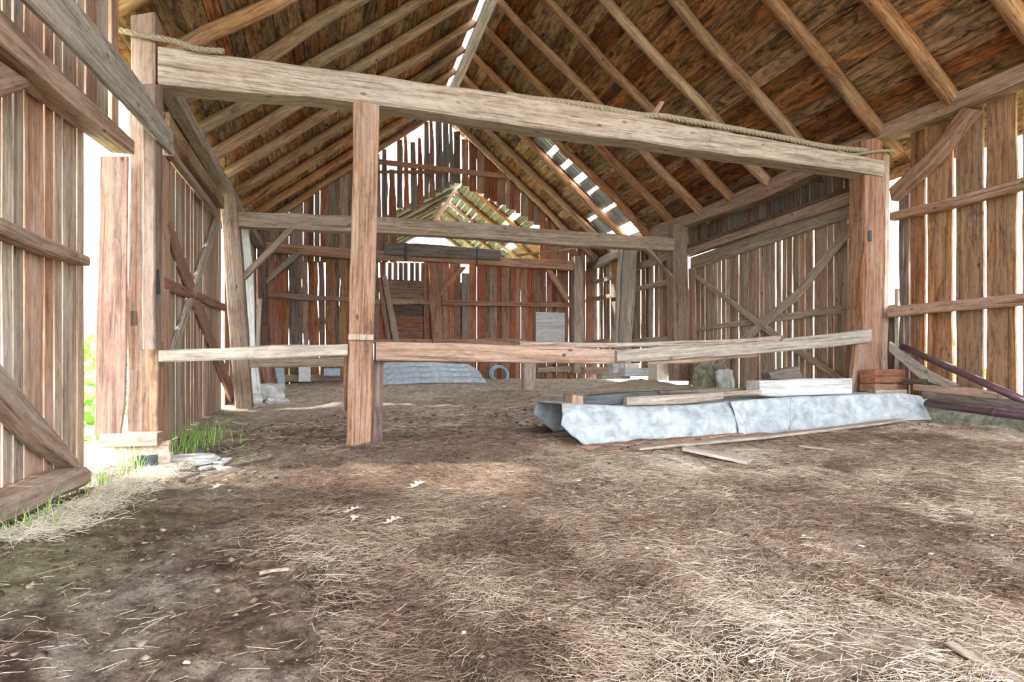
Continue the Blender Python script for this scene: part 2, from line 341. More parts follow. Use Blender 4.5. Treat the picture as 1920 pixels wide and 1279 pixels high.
def stone(name, c, sx, sy, sz, rz, mat, label=None, cat='stone', seed=0, parent=None, n=9):
    import bmesh
    bm = bmesh.new(); bmesh.ops.create_cube(bm, size=1); bmesh.ops.subdivide_edges(bm, edges=bm.edges, cuts=5, use_grid_fill=True)
    R = Matrix.Rotation(rz, 3, 'Z')
    for v in bm.verts:
        p = v.co.copy(); q = p.normalized() * .62; p = p.lerp(q, .35)
        p += Vector((1, 1, 1)) * 0; nz = mn.noise_vector(p * 2.3 + Vector((seed * 3.1, seed, 0))) * .16 + mn.noise_vector(p * 6 + Vector((seed, 0, 0))) * .05
        p += nz; v.co = R @ Vector((p.x * sx, p.y * sy, p.z * sz)) + Vector((0, 0, sz * .45))
    me = bpy.data.meshes.new(name); bm.to_mesh(me); bm.free(); me.materials.append(M[mat])
    o = bpy.data.objects.new(name, me); C.objects.link(o); o.location = c
    return tag(o, label, cat)
def tube(name, pts, r, mat, label=None, cat=None, parent=None, sides=10, group=None, kind=None):
    rings = []; n = len(pts); pts = [Vector(p) for p in pts]; u = None
    for i, p in enumerate(pts):
        t = (pts[min(i + 1, n - 1)] - pts[max(i - 1, 0)]).normalized()
        if u is None: u = t.cross(Vector((0, 0, 1))); u = u if u.length > .05 else Vector((1, 0, 0))
        u = (u - t * u.dot(t)).normalized(); v = t.cross(u)
        rr = r[i] if isinstance(r, (list, tuple)) else r
        rings.append([p + (u * math.cos(a) + v * math.sin(a)) * rr for a in [2 * math.pi * j / sides for j in range(sides)]])
    V, Fc = loft(rings); o = link(name, V, Fc, mat, parent, (1, 0, 0), (0, 0, 1)); fix_normals(o)
    for p in o.data.polygons: p.use_smooth = len(p.vertices) == 4
    return tag(o, label, cat, group, kind)
def spline(pts, n):
    pts = [Vector(p) for p in pts]; out = []; m = len(pts) - 1
    for i in range(n + 1):
        s = i / n * m; k = min(int(s), m - 1); t = s - k
        p0 = pts[max(k - 1, 0)]; p1 = pts[k]; p2 = pts[k + 1]; p3 = pts[min(k + 2, m)]
        out.append(.5 * ((2 * p1) + (p2 - p0) * t + (2 * p0 - 5 * p1 + 4 * p2 - p3) * t * t + (3 * p1 - p0 - 3 * p2 + p3) * t ** 3))
    return out
def mesh_np(name, V, Q, mat, tone=None):
    me = bpy.data.meshes.new(name); V = np.asarray(V, np.float32); Q = np.asarray(Q, np.int32); k = Q.shape[1]
    me.vertices.add(len(V)); me.vertices.foreach_set('co', V.ravel()); me.loops.add(Q.size); me.loops.foreach_set('vertex_index', Q.ravel())
    me.polygons.add(len(Q)); me.polygons.foreach_set('loop_start', np.arange(0, Q.size, k, dtype=np.int32)); me.polygons.foreach_set('loop_total', np.full(len(Q), k, np.int32))
    me.update(calc_edges=True); me.materials.append(M[mat])
    if tone is not None:
        a = me.attributes.new('tone', 'FLOAT', 'POINT'); a.data.foreach_set('value', np.asarray(tone, np.float32))
    o = bpy.data.objects.new(name, me); C.objects.link(o); return o
ORD = ['first', 'second', 'third', 'fourth', 'fifth', 'sixth', 'seventh', 'eighth', 'ninth', 'tenth', 'eleventh', 'twelfth', 'thirteenth', 'fourteenth', 'fifteenth', 'sixteenth']

# ================================================================ THE SETTING
# floor: one height field, finer near the viewer
def floor():
    xs = np.concatenate([np.arange(-2.05, 7.3, .035)]); ys = np.concatenate([np.arange(-3, .6, .12), np.arange(.6, 7, .03), np.arange(7, 15.9, .06)])
    X, Y = np.meshgrid(xs, ys); Z = fine_h(X, Y)
    V = np.stack([X, Y, Z], -1).reshape(-1, 3); nx = len(xs); ny = len(ys)
    i = np.arange(nx - 1)[None, :] + nx * np.arange(ny - 1)[:, None]; i = i.ravel()
    Q = np.stack([i, i + 1, i + nx + 1, i + nx], -1)
    o = mesh_np('floor', V, Q, 'floor'); o.data.shade_smooth()
    tag(o, 'uneven dirt and manure floor of the barn, darker and damp at left', 'floor', kind='structure')
floor()
# ground outside, a shallow grassy slope all round
def outside():
    xs = np.linspace(-45, 50, 60); ys = np.linspace(-30, 70, 60); X, Y = np.meshgrid(xs, ys)
    Z = -.35 + .4 * vnoise(X, Y, 6, 21) + 0 * X; V = np.stack([X, Y, Z], -1).reshape(-1, 3); nx = 60
    i = (np.arange(59)[None, :] + nx * np.arange(59)[:, None]).ravel()
    o = mesh_np('ground', V, np.stack([i, i + 1, i + nx + 1, i + nx], -1), 'outside'); o.data.shade_smooth()
    tag(o, 'grassy ground outside the barn seen through the gaps', 'ground', kind='structure')
outside()

# ---- long left wall
EY = Vector((0, 1, 0)); EX = Vector((1, 0, 0)); EZ = Vector((0, 0, 1))
wl = thing('wall_left', (XL, 2, .1), 'left wall of weathered vertical boards with bright slits between them', 'wall', kind='structure')
def boards_run(parent, x, a, b, wmin, wmax, gmin, gmax, h0, h1, mat, en, wav=.006, name='board', t=.025, wide=None):
    y = a
    while y < b - .03:
        wd = random.uniform(wmin, wmax); e = min(y + wd, b)
        z0 = h0(y) if callable(h0) else h0; z1 = h1(y) if callable(h1) else h1
        plank(name, Vector((x, 0, 0)), EY, EZ, en, y, e, z0 + random.uniform(-.02, .02), z1 + random.uniform(-.02, .02), t, mat, parent, wav, 6)
        y = e + random.uniform(gmin, gmax)
        if wide and random.random() < wide[0]: y += random.uniform(*wide[1])
roofz = lambda x: RH - SL * (RX - x) if x < RX else RH - SR * (x - RX)
LT = roofz(XL) - .02
ys = [5.21, 5.07, 4.83, 4.70, 4.56, 4.30, 4.17, 4.05]
for i in range(len(ys) - 1):
    plank('board', Vector((XL, 0, 0)), EY, EZ, -EX, ys[i + 1] + .012, ys[i] - .006, fz(XL, ys[i]) + .06, LT, .025, 'wallL', wl, .006, 6)
for a_, b_ in ((5.24, 5.45), (5.46, 5.70), (5.78, 5.95)):
    plank('board', Vector((XL, 0, 0)), EY, EZ, -EX, a_, b_, 2.98, LT, .025, 'wallL', wl, .005, 4)
y = 4.04
while y > -3:
    wd = random.uniform(.13, .26); plank('board', Vector((XL, 0, 0)), EY, EZ, -EX, y - wd, y, fz(XL, y) + .06, LT, .025, 'wallL', wl, .006, 6); y -= wd + random.uniform(.008, .02)
# boards above the left door and past it
boards_run(wl, XL, 6.4, 10.7, .15, .24, .004, .014, 3.42, LT, 'wallL', -EX)
boards_run(wl, XL, 11.15, 15.35, .14, .24, .004, .03, lambda y: fz(XL, y), LT, 'wallL', -EX, .012)
# odd board closing the corner beside the first post
strip('corner_board', ('Y', 6.0), [((188, 293), (240, 293)), ((184, 480), (238, 480)), ((178, 650), (237, 650)), ((178, 800), (232, 800)), ((176, 816), (226, 816))], .035, 'red',
      'wide brown board hanging beside the near left post, bright gap at its left', 'board', wob=.004)
# ---- left sliding door
d2 = thing('door_2', (XL, 8.5, .2), 'left sliding door of narrow grey-brown boards with crossed braces', 'door', kind='structure')
y = 6.42; pz = lambda y: CAMZ - (.80 - (y - 6.4) * .052)
while y < 10.6:
    wd = random.uniform(.10, .17)
    plank('board', Vector((XL + .03, 0, 0)), EY, EZ, -EX, y, min(y + wd, 10.62), pz(y), 3.30 + .03 * (y - 6.4), .022, 'wallL', d2, .004, 5)
    y += wd + random.choice([.004, .006, .010, .03])
PD = ('X', XL + .09)
strip('brace', PD, [((303, 400), (310, 383)), ((436, 758), (442, 735))], .05, 'post', parent=d2, wob=.004)
strip('brace', PD, [((407, 405), (411, 425)), ((326, 655), (334, 655))], .05, 'grey', parent=d2, wob=.003)
strip('ledge', PD, [((308, 518), (308, 542)), ((425, 571), (425, 584))], .05, 'post', parent=d2, wob=.008)
strip('stile', PD, [((297, 290), (320, 290)), ((297, 560), (319, 560)), ((298, 838), (322, 838))], .035, 'wallL', parent=d2)
strip('ledge', PD, [((325, 285), (325, 300)), ((407, 392), (407, 402))], .05, 'grey', parent=d2)
strip('sill_log', ('X', -1.68), [((330, 838), (330, 870)), ((375, 792), (375, 818)), ((440, 762), (440, 778))], .14, 'grey', 'grey weathered sill log under the left sliding door', 'log', wob=.015)
strip('hinge_strap', ('X', -1.50), [((293, 492), (298, 492)), ((293, 552), (301, 552))], .015, 'iron', 'black iron latch hook on the near left post', 'latch', wob=.001, ch=.003)

# ---- long right wall, near part: wide orange-brown boards
wr = thing('wall_right', (XR, 3, .4), 'right wall of wide orange-brown boards with bright gaps', 'wall', kind='structure')
RT_ = lambda: roofz(XR) + .06
e = [6.20, 6.06, 5.93, 5.71, 5.36, 5.01, 4.66]
gg = [.05, .012, .030, .045, .035, .045]
plank('board', Vector((XR, 0, 0)), EY, EZ, EX, 6.02, 6.085, fz(XR, 6) + .1, 3.3, .03, 'dark', wr, .012, 7)
plank('board', Vector((XR, 0, 0)), EY, EZ, EX, 6.10, 6.15, fz(XR, 6) + .1, 2.1, .03, 'doorR', wr, .006, 7)
plank('board', Vector((XR + .03, 0, 0)), EY, EZ, EX, 6.16, 6.5, fz(XR, 6) + .05, 1.9, .03, 'dark', wr, .006, 7)
plank('board', Vector((XR, 0, 0)), EY, EZ, EX, 5.945, 6.01, fz(XR, 6) + .1, 3.6, .03, 'dark', wr, .014, 7)
for i in range(2, 6):
    plank('board', Vector((XR, 0, 0)), EY, EZ, EX, e[i + 1] + gg[i] / 2 + .005, e[i] - gg[i - 1] / 2, fz(XR, e[i]) + .12, RT_(), .03, 'wallR', wr, .010, 7)
y = 4.62
while y > -3:
    wd = random.uniform(.26, .36); plank('board', Vector((XR, 0, 0)), EY, EZ, EX, y - wd, y, fz(XR, y) + .1, RT_(), .03, 'wallR', wr, .010, 7); y -= wd + random.uniform(.02, .06)
# above the right door
hdr = lambda y: 3.0
y = 6.45
while y < 10.9:
    wd = random.uniform(.13, .22); plank('board', Vector((XR, 0, 0)), EY, EZ, EX, y, y + wd, 3.40, RT_(), .025, 'dark', wr, .005, 4); y += wd + random.choice([.002, .004, .012, .02])
# far part of the right wall
y = 11.15
while y < 15.3:
    wd = random.uniform(.11, .22); plank('board', Vector((XR, 0, 0)), EY, EZ, EX, y, min(y + wd, 15.35), fz(XR, y) + .22, RT_() + .05, .025, random.choice(['dark', 'doorR', 'wallR', 'doorR']), wr, .012, 6)
    y += wd + random.choice([.006, .012, .02, .03, .06])
# ---- right sliding door
d1 = thing('door_1', (XR, 8.7, .5), 'right sliding door of many narrow upright boards with diagonal braces', 'door', kind='structure')
y = 6.5
DT = lambda y: 3.23 - .012 * (y - 6.6)
while y < 11.0:
    wd = random.uniform(.09, .155)
    plank('board', Vector((XR + .05, 0, 0)), EY, EZ, EX, y, min(y + wd, 11.1), fz(XR, y) + .01, DT(y), .022, 'doorR', d1, .004, 6)
    y += wd + random.choice([.005, .008, .014, .022, .03])
PR = ('X', XR - .0)
strip('top_rail', PR, [((1294, 483), (1294, 507)), ((1455, 426), (1455, 453)), ((1617, 371), (1617, 401))], .045, 'grey', parent=d1, wob=.004)
strip('ledge', PR, [((1304, 614), (1304, 622)), ((1430, 594), (1430, 606)), ((1617, 566), (1617, 583))], .045, 'doorR', parent=d1, wob=.006)
PR2 = ('X', XR - .045)
strip('brace', PR2, [((1294, 507), (1297, 517)), ((1462, 628), (1456, 640)), ((1585, 712), (1575, 718))], .04, 'grey', parent=d1, wob=.004)
strip('brace', PR2, [((1608, 395), (1620, 405)), ((1490, 545), (1496, 560)), ((1385, 633), (1400, 640)), ((1335, 690), (1347, 697))], .045, 'grey', parent=d1, wob=.004)
strip('stile', PR, [((1296, 500), (1303, 500)), ((1297, 722), (1304, 722))], .04, 'doorR', parent=d1, wob=.004)
strip('door_track', ('X', XR - .12), [((1284, 461), (1284, 466)), ((1450, 402), (1450, 409)), ((1625, 338), (1625, 346))], .06, 'dark', 'dark thin rail along the top of the right door header', 'rail')
strip('door_header', ('X', XR - .10), [((1284, 467), (1284, 480)), ((1450, 409), (1450, 426)), ((1622, 347), (1622, 373))], .10, 'beam', 'pale squared header beam over the right sliding door', 'beam')

# ---- far gable wall
wb = thing('wall_back', (2.5, YG, .8), 'far gable wall of ragged reddish boards, open in the middle of the gable', 'wall', kind='structure')
def pX(px, Y=YG): return onp(px, 700, ('Y', Y)).x
def hz_(px, py, Y=YG): return onp(px, py, ('Y', Y)).z
WBK = [0]
def wb_board(u0, u1, za, zb, mat='far', wav=.02, tilt=0, lean=0, zbb=None, zab=None, taper=0):
    plank('board', Vector((0, YG + .027 * (WBK[0] % 2), 0)), EX, EZ, EY, u0, u1, za, zb, .025, mat, wb, wav, 6, v1b=zbb, v0b=zab, tilt=tilt, lean=lean, taper=taper)
x = XL
while x < XR - .02:
    WBK[0] += 1
    wd = random.uniform(.12, .21); x1 = min(x + wd, XR); xm = (x + x1) / 2
    zr0 = roofz(x) + .02; zr1 = roofz(x1) + .02; floorz = fz(xm, 15.3) - .05
    pxm = 960 + F * math.tan(math.atan2(xm, YG) - TH)
    tie = hz_(pxm, 492)
    gap = random.choice([-.012, -.008, .004])
    mat = random.choice(['far', 'far', 'dark'])
    if pxm < 655:                                   # left bay: full-height ragged boards
        if 645 < pxm: wb_board(x, x1, tie, hz_(pxm, 402), 'far', .012)
        else: wb_board(x, x1, tie, zr0, mat, .006, zbb=zr1)
        gap = random.choice([-.035, -.03, -.025, -.02, .005])
        wb_board(x + .002, x1, floorz, tie + .03, random.choice(['far', 'dark', 'wallR', 'far']), .022, lean=random.uniform(-.05, .0))
    else:
        # lower wall
        if pxm < 722: wb_board(x, x1, floorz, tie, 'far', .015, lean=random.uniform(-.1, -.02))
        elif pxm < 790: wb_board(x, x1, floorz, hz_(pxm, 650), 'far', .01)
        elif pxm < 800: wb_board(x, x1, floorz, hz_(pxm, 525), 'far', .01)
        elif pxm < 868: wb_board(x, x1, floorz, tie, 'far', .008)
        elif pxm < 885: wb_board(x, x1, floorz, hz_(pxm, 512), 'dark', .01)
        else: wb_board(x, x1, floorz, tie, 'far', .004)
        # gable
        if pxm < 738: bot = tie
        elif pxm < 783: bot = hz_(pxm, 392 + random.uniform(-8, 8))
        elif pxm < 862: bot = hz_(pxm, 416 - (pxm - 735) * .62 + random.uniform(-3, 3))
        elif pxm < 1016: bot = hz_(pxm, 346 + (pxm - 862) * .52 + random.uniform(-3, 3) - 2)
        else: bot = tie
        top0, top1 = zr0, zr1
        if 708 < pxm < 880:
            gap = random.choice([.0, .01, .03])
            wb_board(x, x1, bot, min(top0, top1) - (.0 if random.random() < .6 else random.uniform(.2, .9)), random.choice(['far', 'dark']), .015, taper=(x1 - x) * random.choice([.1, .25, .45]))
        else: wb_board(x, x1, bot, top0, 'far' if pxm > 880 else mat, .008, zbb=top1)
        if pxm > 880: gap = random.choice([-.01, .0, .003])
    x = x1 + gap
# upright pickets in the opening right under the tie beam, laid siding behind the missing boards
for px in (727, 738, 748, 757, 769, 779, 790, 800):
    u = pX(px); wb_board(u, u + .105, hz_(px, 527), hz_(px, 492), 'dark', .003)
for k in range(8):
    z0 = .9 + k * .31
    plank('siding_board', Vector((0, YG + .12, 0)), EZ, EX, EY, z0, z0 + .313, pX(712), pX(892), .02, random.choice(['far', 'dark']), wb, .004, 3)
plank('white_panel', Vector((0, YG - .04, 0)), EZ, EX, EY, hz_(1030, 679), hz_(1030, 586), pX(1004), pX(1058), .02, 'white', wb, .002, 2)
# rails of the far wall
strip('wall_rail', ('Y', YG - .10), [((498, 545), (498, 558)), ((560, 552), (560, 562)), ((655, 557), (655, 566))], .09, 'red', 'reddish rail on the far wall left of the near centre post', 'rail', wob=.01)
strip('wall_rail', ('Y', YG - .10), [((700, 561), (700, 570)), ((806, 561), (806, 572))], .09, 'orange', 'knotty orange pole rail on the far wall left of its middle post', 'rail', wob=.02)
strip('wall_rail', ('Y', YG - .10), [((829, 563), (829, 573)), ((1073, 567), (1073, 576))], .09, 'post', 'long straight rail on the far wall right of its middle post', 'rail')
strip('gable_rail', ('Y', YG - .12), [((706, 297), (706, 306)), ((830, 312), (830, 321)), ((948, 325), (948, 334))], .10, 'far', 'long rail across the open top of the far gable', 'rail')
strip('gable_rail', ('Y', YG - .12), [((706, 319), (706, 325)), ((832, 319), (832, 326))], .05, 'far', 'short thin rail below the long gable rail', 'rail')
strip('wall_sill', ('Y', YG - .2), [((700, 636), (700, 644)), ((985, 635), (985, 648))], .18, 'post', 'low reddish sill beam at the foot of the far wall', 'beam')
strip('sill_log', ('Y', YG - .15), [((1008, 690), (1008, 699)), ((1085, 684), (1085, 696))], .15, 'grey', 'grey sill log below the white panel of the far wall', 'log')

# ---- roof: sheathing boards on both slopes
def slope_board(parent, side, Ya, Yb, x0, x1, mat='roofbd', off=.085, wav=.004, t=.02, nm='roof_board'):
    s = SL if side < 0 else -SR; e_ = Vector((1, 0, s)).normalized(); nrm = Vector((-s, 0, 1)).normalized()
    P0 = Vector((RX, 0, RH)) + nrm * off; u0 = (x0 - RX) / e_.x; u1 = (x1 - RX) / e_.x
    return plank(nm, P0, e_, EY, nrm, u0, u1, Ya, Yb, t, mat, parent, wav, 3, tilt=random.uniform(-.003, .003))
def roof(side):
    c = thing('ceiling', (RX, 6, RH + .3), ('left' if side < 0 else 'right') + ' roof slope of stained orange-brown sheathing boards', 'roof', kind='structure')
    k = math.cos(math.atan(SL if side < 0 else SR)); x = RX - .02 if side < 0 else RX + .02; lim = XL - .45 if side < 0 else XR + .45
    RY = [-3, -1.5, .4, 2.35, 4.29, 6.22, 8.34, 10.25, 12.25, 14.2, 15.75]
    while (x > lim if side < 0 else x < lim):
        wd = random.uniform(.17, .24) * k; x2 = x + side * wd
        i = 0; y = RY[0]; cuts = [RY[0]]
        while i < len(RY) - 1:
            i = min(len(RY) - 1, i + random.choice([1, 2, 2])); cuts.append(RY[i])
        for a, b in zip(cuts[:-1], cuts[1:]):
            segs = [(a + .003, b - .003)]
            xm = (x + x2) / 2
            if side > 0 and 4.35 < xm < 6.75:
                H0, H1 = (12.33, 13.14) if xm < 5.9 else (12.4, 14.1)
                if b > H0 and a < H1:
                    segs = []
                    if a < H0: segs.append((a, H0 + random.uniform(-.04, .06)))
                    if b > H1: segs.append((H1 + random.uniform(-.06, .04), b))
            for s0, s1 in segs:
                if s1 - s0 > .1: slope_board(c, side, s0, s1, min(x, x2) + .002, max(x, x2) - random.choice([.003, .006, .010]))
        x = x2
    # roofing laid over the sheathing keeps the sky out, save over the hole
    s = SL if side < 0 else -SR; nrm = Vector((-s, 0, 1)).normalized(); xe = lim
    spans = [(-3.05, 15.8, RX - .03 * side, xe)] if side < 0 else [(-3.05, 12.30, RX - .03, xe), (12.30, 14.15, RX - .03, 4.35), (12.30, 14.15, 6.75, xe), (13.16, 14.15, 4.35, 5.92), (14.15, 15.8, RX - .03, xe)]
    for ya, yb, xa, xb in spans:
        q = [Vector((x_, y_, RH + s * (x_ - RX))) + nrm * .115 for x_, y_ in ((xa, ya), (xb, ya), (xb, yb), (xa, yb))]
        V, Fc = loft([q, [p + nrm * .02 for p in q]]); link('roofing', V, Fc, 'sheet', c, EY, nrm)
    if side > 0:   # ribbed metal roofing seen through the hole
        for q, (xa, xb) in enumerate(((4.30, 4.62), (4.72, 4.95), (5.05, 5.28), (5.40, 5.62), (5.68, 6.05), (6.12, 6.5))):
            s = -SR; e_ = Vector((1, 0, s)).normalized(); nrm = Vector((-s, 0, 1)).normalized(); rings = []
            for j in range(33):
                yy = 12.2 + j * (2.1 if q > 3 else 1.1) / 32; d_ = .02 * (1 if (j // 2) % 2 else 0) + .13
                a = Vector((xa, yy, RH + s * (xa - RX))) + nrm * d_; b = Vector((xb, yy, RH + s * (xb - RX))) + nrm * d_
                rings.append([a, b, b + nrm * .003, a + nrm * .003])
            V, Fc = loft(rings); o = link('metal_sheet', V, Fc, 'sheet', c, EY, nrm)
            fix_normals(o)
    return c
roof(-1); roof(1)
for sd_, sl in ((-1, SL), (1, SR)):
    e_ = Vector((sd_, 0, -sl)).normalized(); nr_ = Vector((sl * sd_, 0, 1)).normalized()
    q = [Vector((RX, -3, RH)) + nr_ * .14 - e_ * .02, Vector((RX, -3, RH)) + nr_ * .14 + e_ * .2]; q2 = [p + EY * 15.2 for p in q]
    V, Fc = loft([[q[0], q[1], q[1] + nr_ * .02, q[0] + nr_ * .02], [q2[0], q2[1], q2[1] + nr_ * .02, q2[0] + nr_ * .02]])
    tag(link('trim_1' if sd_ < 0 else 'trim_2', V, Fc, 'dark', None, EY, nr_), 'ridge cap board on the %s side of the roof ridge' % ('left' if sd_ < 0 else 'right'), 'trim', kind='structure')
# rafters (round logs), numbered from the far gable
RFY = [15.2, 14.2, 13.2, 12.25, 11.25, 10.25, 9.30, 8.34, 7.35, 6.22, 5.25, 4.29, 3.3]
for i, y in enumerate(RFY):
    q = y + random.uniform(-.05, .05)
    log('rafter', (6.98 + .15, y, RH - SR * (7.13 - RX)), (RX + .02, q, RH), .095, .07, 'rafter', '%s log rafter from the far gable on the right roof slope' % ORD[i], 'rafter', 'log rafters of the right roof slope', wob=.03)
for i, y in enumerate(RFY[:10]):
    log('rafter', (XL - .2, y, RH - SL * (RX - XL + .2)), (RX - .02, y + random.uniform(-.05, .05), RH), .095, .07, 'rafter', '%s log rafter from the far gable on the left roof slope' % ORD[i], 'rafter', 'log rafters of the left roof slope', wob=.03)

# ================================================================ TIMBER FRAME
# plates
strip('wall_plate', ('X', 6.78), [((1180, 440), (1180, 453)), ((1260, 410), (1260, 430)), ((1292, 400), (1292, 420)), ((1400, 352), (1400, 385)), ((1480, 317), (1480, 350)),
      ((1647, 235), (1647, 261)), ((1790, 172), (1790, 207)), ((1920, 117), (1920, 149)), ((2400, -110), (2400, -60))], .26, 'beam', 'long wavy plate beam along the top of the right wall under the rafters', 'beam', wob=.012, seg=24)
bar('wall_plate', (XL + .10, 6.2, 4.0), (XL + .10, 11.3, 3.98), .16, .16, 'grey', 'grey plate beam along the top of the left wall past the near post', 'beam')
bar('wall_plate', (XL + .10, 11.0, 3.98), (XL + .10, 15.3, 3.98), .16, .14, 'grey', 'short far plate beam over the left wall, beyond the second left post', 'beam')
bar('wall_plate', (XR - .12, 11.0, 4.02), (XR - .14, 15.3, 4.0), .2, .2, 'grey', 'far plate beam over the right wall beyond the second right post', 'beam')
# frame 1
strip('tie_beam', ('Y', Y1), [((296, 85), (296, 156)), ((430, 103), (430, 169)), ((570, 121), (570, 180)), ((700, 140), (700, 193)), ((850, 160), (850, 216)), ((1035, 188), (1035, 243)), ((1210, 219), (1210, 266)),
      ((1400, 253), (1400, 293)), ((1550, 280), (1550, 313)), ((1658, 298), (1658, 329))], .27, 'beam', 'massive hewn tie beam spanning the barn just in front of the viewer', 'beam', wob=.01, seg=26, ch=.02)
o = strip('post', ('Y', Y1), [((244, 30), (290, 22)), ((243, 200), (290, 200)), ((240, 450), (290, 450)), ((238, 620), (285, 620)), ((236, 800), (284, 800)), ((238, 820), (284, 820))], .24, 'post',
          'near left post with mortise slots and a splintered foot', 'post', wob=.01, seg=16)
PL = o
def on_post(parent, nm, pl, sts, d, mat, label=None):
    strip(nm, pl, sts, d, mat, label, parent=parent, wob=.001, seg=2, ch=.002)
on_post(PL, 'mortise', ('Y', Y1 - .012), [((244, 583), (257, 583)), ((244, 611), (257, 611))], .015, 'dark', 'dark plate painted as the shade in a square mortise slot')  # dark plate on the face paints the shade inside the slot
on_post(PL, 'mortise', ('Y', Y1 - .012), [((246, 694), (257, 694)), ((246, 730), (257, 730))], .015, 'orange', 'orange lower mortise slot')
strip('post_facing', ('Y', Y1 - .02), [((276, 640), (298, 640)), ((273, 811), (296, 811))], .2, 'orange', 'orange split slab on the right side of the near left post', 'board')
strip('post_facing', ('X', -1.5), [((290, 160), (306, 160)), ((291, 480), (304, 480)), ((291, 655), (303, 655))], .1, 'red', 'grey-brown board on the inner side of the near left post above the rail', 'board')
o = strip('post', ('Y', 6.20), [((1617, 262), (1655, 258)), ((1624, 340), (1660, 340)), ((1621, 480), (1657, 480)), ((1617, 620), (1654, 620)), ((1614, 735), (1652, 735))], .27, 'post', 'near right post carrying the tie beam end', 'post', wob=.008, seg=16)
on_post(o, 'mortise', ('Y', 6.185), [((1629, 432), (1635, 432)), ((1629, 452), (1635, 452))], .02, 'black', 'small black plate painted as the shade in a mortise slot')  # no recess cut; the black colour stands in for the slot's shade
strip('post_facing', ('Y', 6.25), [((1656, 262), (1669, 262)), ((1658, 480), (1668, 480)), ((1654, 700), (1666, 700))], .06, 'wallL', 'wall-side strip of the near right post, gap light painted in its pale colour', 'board')  # paler wood paints the gap light on this face of the post
cp = strip('post', ('Y', Y1 - .01), [((663, 190), (712, 197)), ((660, 400), (707, 400)), ((656, 560), (703, 560)), ((653, 640), (700, 640)), ((652, 760), (698, 760)), ((651, 836), (697, 836))], .17, 'post',
           'tall central post under the near tie beam', 'post', wob=.006, seg=16)
on_post(cp, 'cleat', ('Y', Y1 - .045), [((653, 626), (701, 628)), ((653, 637), (700, 638))], .035, 'beam', 'pale nailed cleat')
strip('prop_plank', ('Y', 6.30), [((697, 676), (719, 676)), ((696, 833), (717, 831))], .07, 'dark', 'dark plank standing close behind the central post, at its right', 'plank')
strip('prop_plank', ('Y', 6.36), [((645, 667), (653, 667)), ((643, 771), (651, 771))], .05, 'post', 'thin board hanging close behind the central post, at its left', 'plank')
# low rails of frame 1
strip('low_rail', ('Y', 6.12), [((297, 656), (297, 679)), ((400, 653), (400, 676)), ((520, 648), (520, 672)), ((652, 644), (652, 667))], .06, 'grey', 'low grey board rail between the near left post and the central post', 'rail')
r = strip('low_rail', ('Y', 6.12), [((705, 642), (705, 676)), ((830, 643), (830, 677)), ((980, 647), (980, 681)), ((1110, 653), (1110, 682)), ((1165, 656), (1165, 682))], .2, 'beam', 'thick low beam rail right of the central post, with a round bored hole', 'rail')
hc = onp(1058, 666, ('Y', 6.11))
tube('bored_hole_shade', [hc + Vector((0, -.004, 0)), hc + Vector((0, .03, 0))], .02, 'black', None, None, r, 12)  # black disc on the rail face paints the shade inside the hole
strip('low_rail', ('Y', 6.05), [((1158, 657), (1158, 680)), ((1270, 648), (1270, 674)), ((1389, 645), (1389, 667)), ((1480, 634), (1480, 658)), ((1560, 625), (1560, 650)), ((1634, 617), (1634, 642))], .07, 'grey', 'pale low board rail rising to the near right post', 'rail')
strip('low_plank', ('Y', 6.30), [((975, 640), (975, 650)), ((1140, 643), (1140, 652)), ((1300, 639), (1300, 649)), ((1400, 635), (1400, 644)), ((1465, 629), (1465, 637))], .18, 'grey', 'long grey plank lying on top of the low rails', 'plank')
strip('low_plank', ('Y', 6.09), [((1215, 673), (1215, 684)), ((1300, 669), (1300, 681)), ((1420, 660), (1420, 669))], .1, 'post', 'broken brown lath sagging under the pale low rail', 'plank')
# frame 2
strip('tie_beam', ('Y', Y2), [((444, 396), (444, 424)), ((655, 404), (655, 434)), ((850, 414), (850, 443)), ((1060, 432), (1060, 459)), ((1276, 447), (1276, 470))], .22, 'beam', 'second tie beam, crossing behind the central post', 'beam', wob=.01, seg=20)
strip('post', ('Y', Y2 - .02), [((413, 365), (441, 358)), ((417, 450), (451, 450)), ((428, 600), (462, 600)), ((441, 770), (472, 768))], .24, 'post', 'second left post, leaning inward past the left door', 'post', seg=14)
strip('post', ('Y', Y2), [((1263, 420), (1289, 420)), ((1263, 560), (1292, 560)), ((1266, 715), (1295, 715))], .26, 'post', 'second right post at the far edge of the right door', 'post', seg=14)
strip('brace', ('Y', Y2 + .02), [((452, 514), (453, 530)), ((542, 424), (556, 426))], .12, 'post', 'diagonal brace from the second left post up to the second tie beam', 'brace')
strip('brace', ('Y', Y2 + .02), [((1209, 466), (1222, 466)), ((1277, 528), (1277, 543))], .12, 'post', 'diagonal brace from the second right post up to the second tie beam', 'brace')
strip('low_rail', ('Y', Y2 + .03), [((468, 673), (468, 690)), ((655, 669), (655, 687))], .1, 'grey', 'farther low board rail starting at the second left post', 'rail')
strip('stub_post', ('Y', 11.0), [((984, 676), (1006, 676)), ((983, 737), (1004, 737))], .2, 'grey', 'short weathered stub post standing on the floor below the low rail', 'post', seg=4)
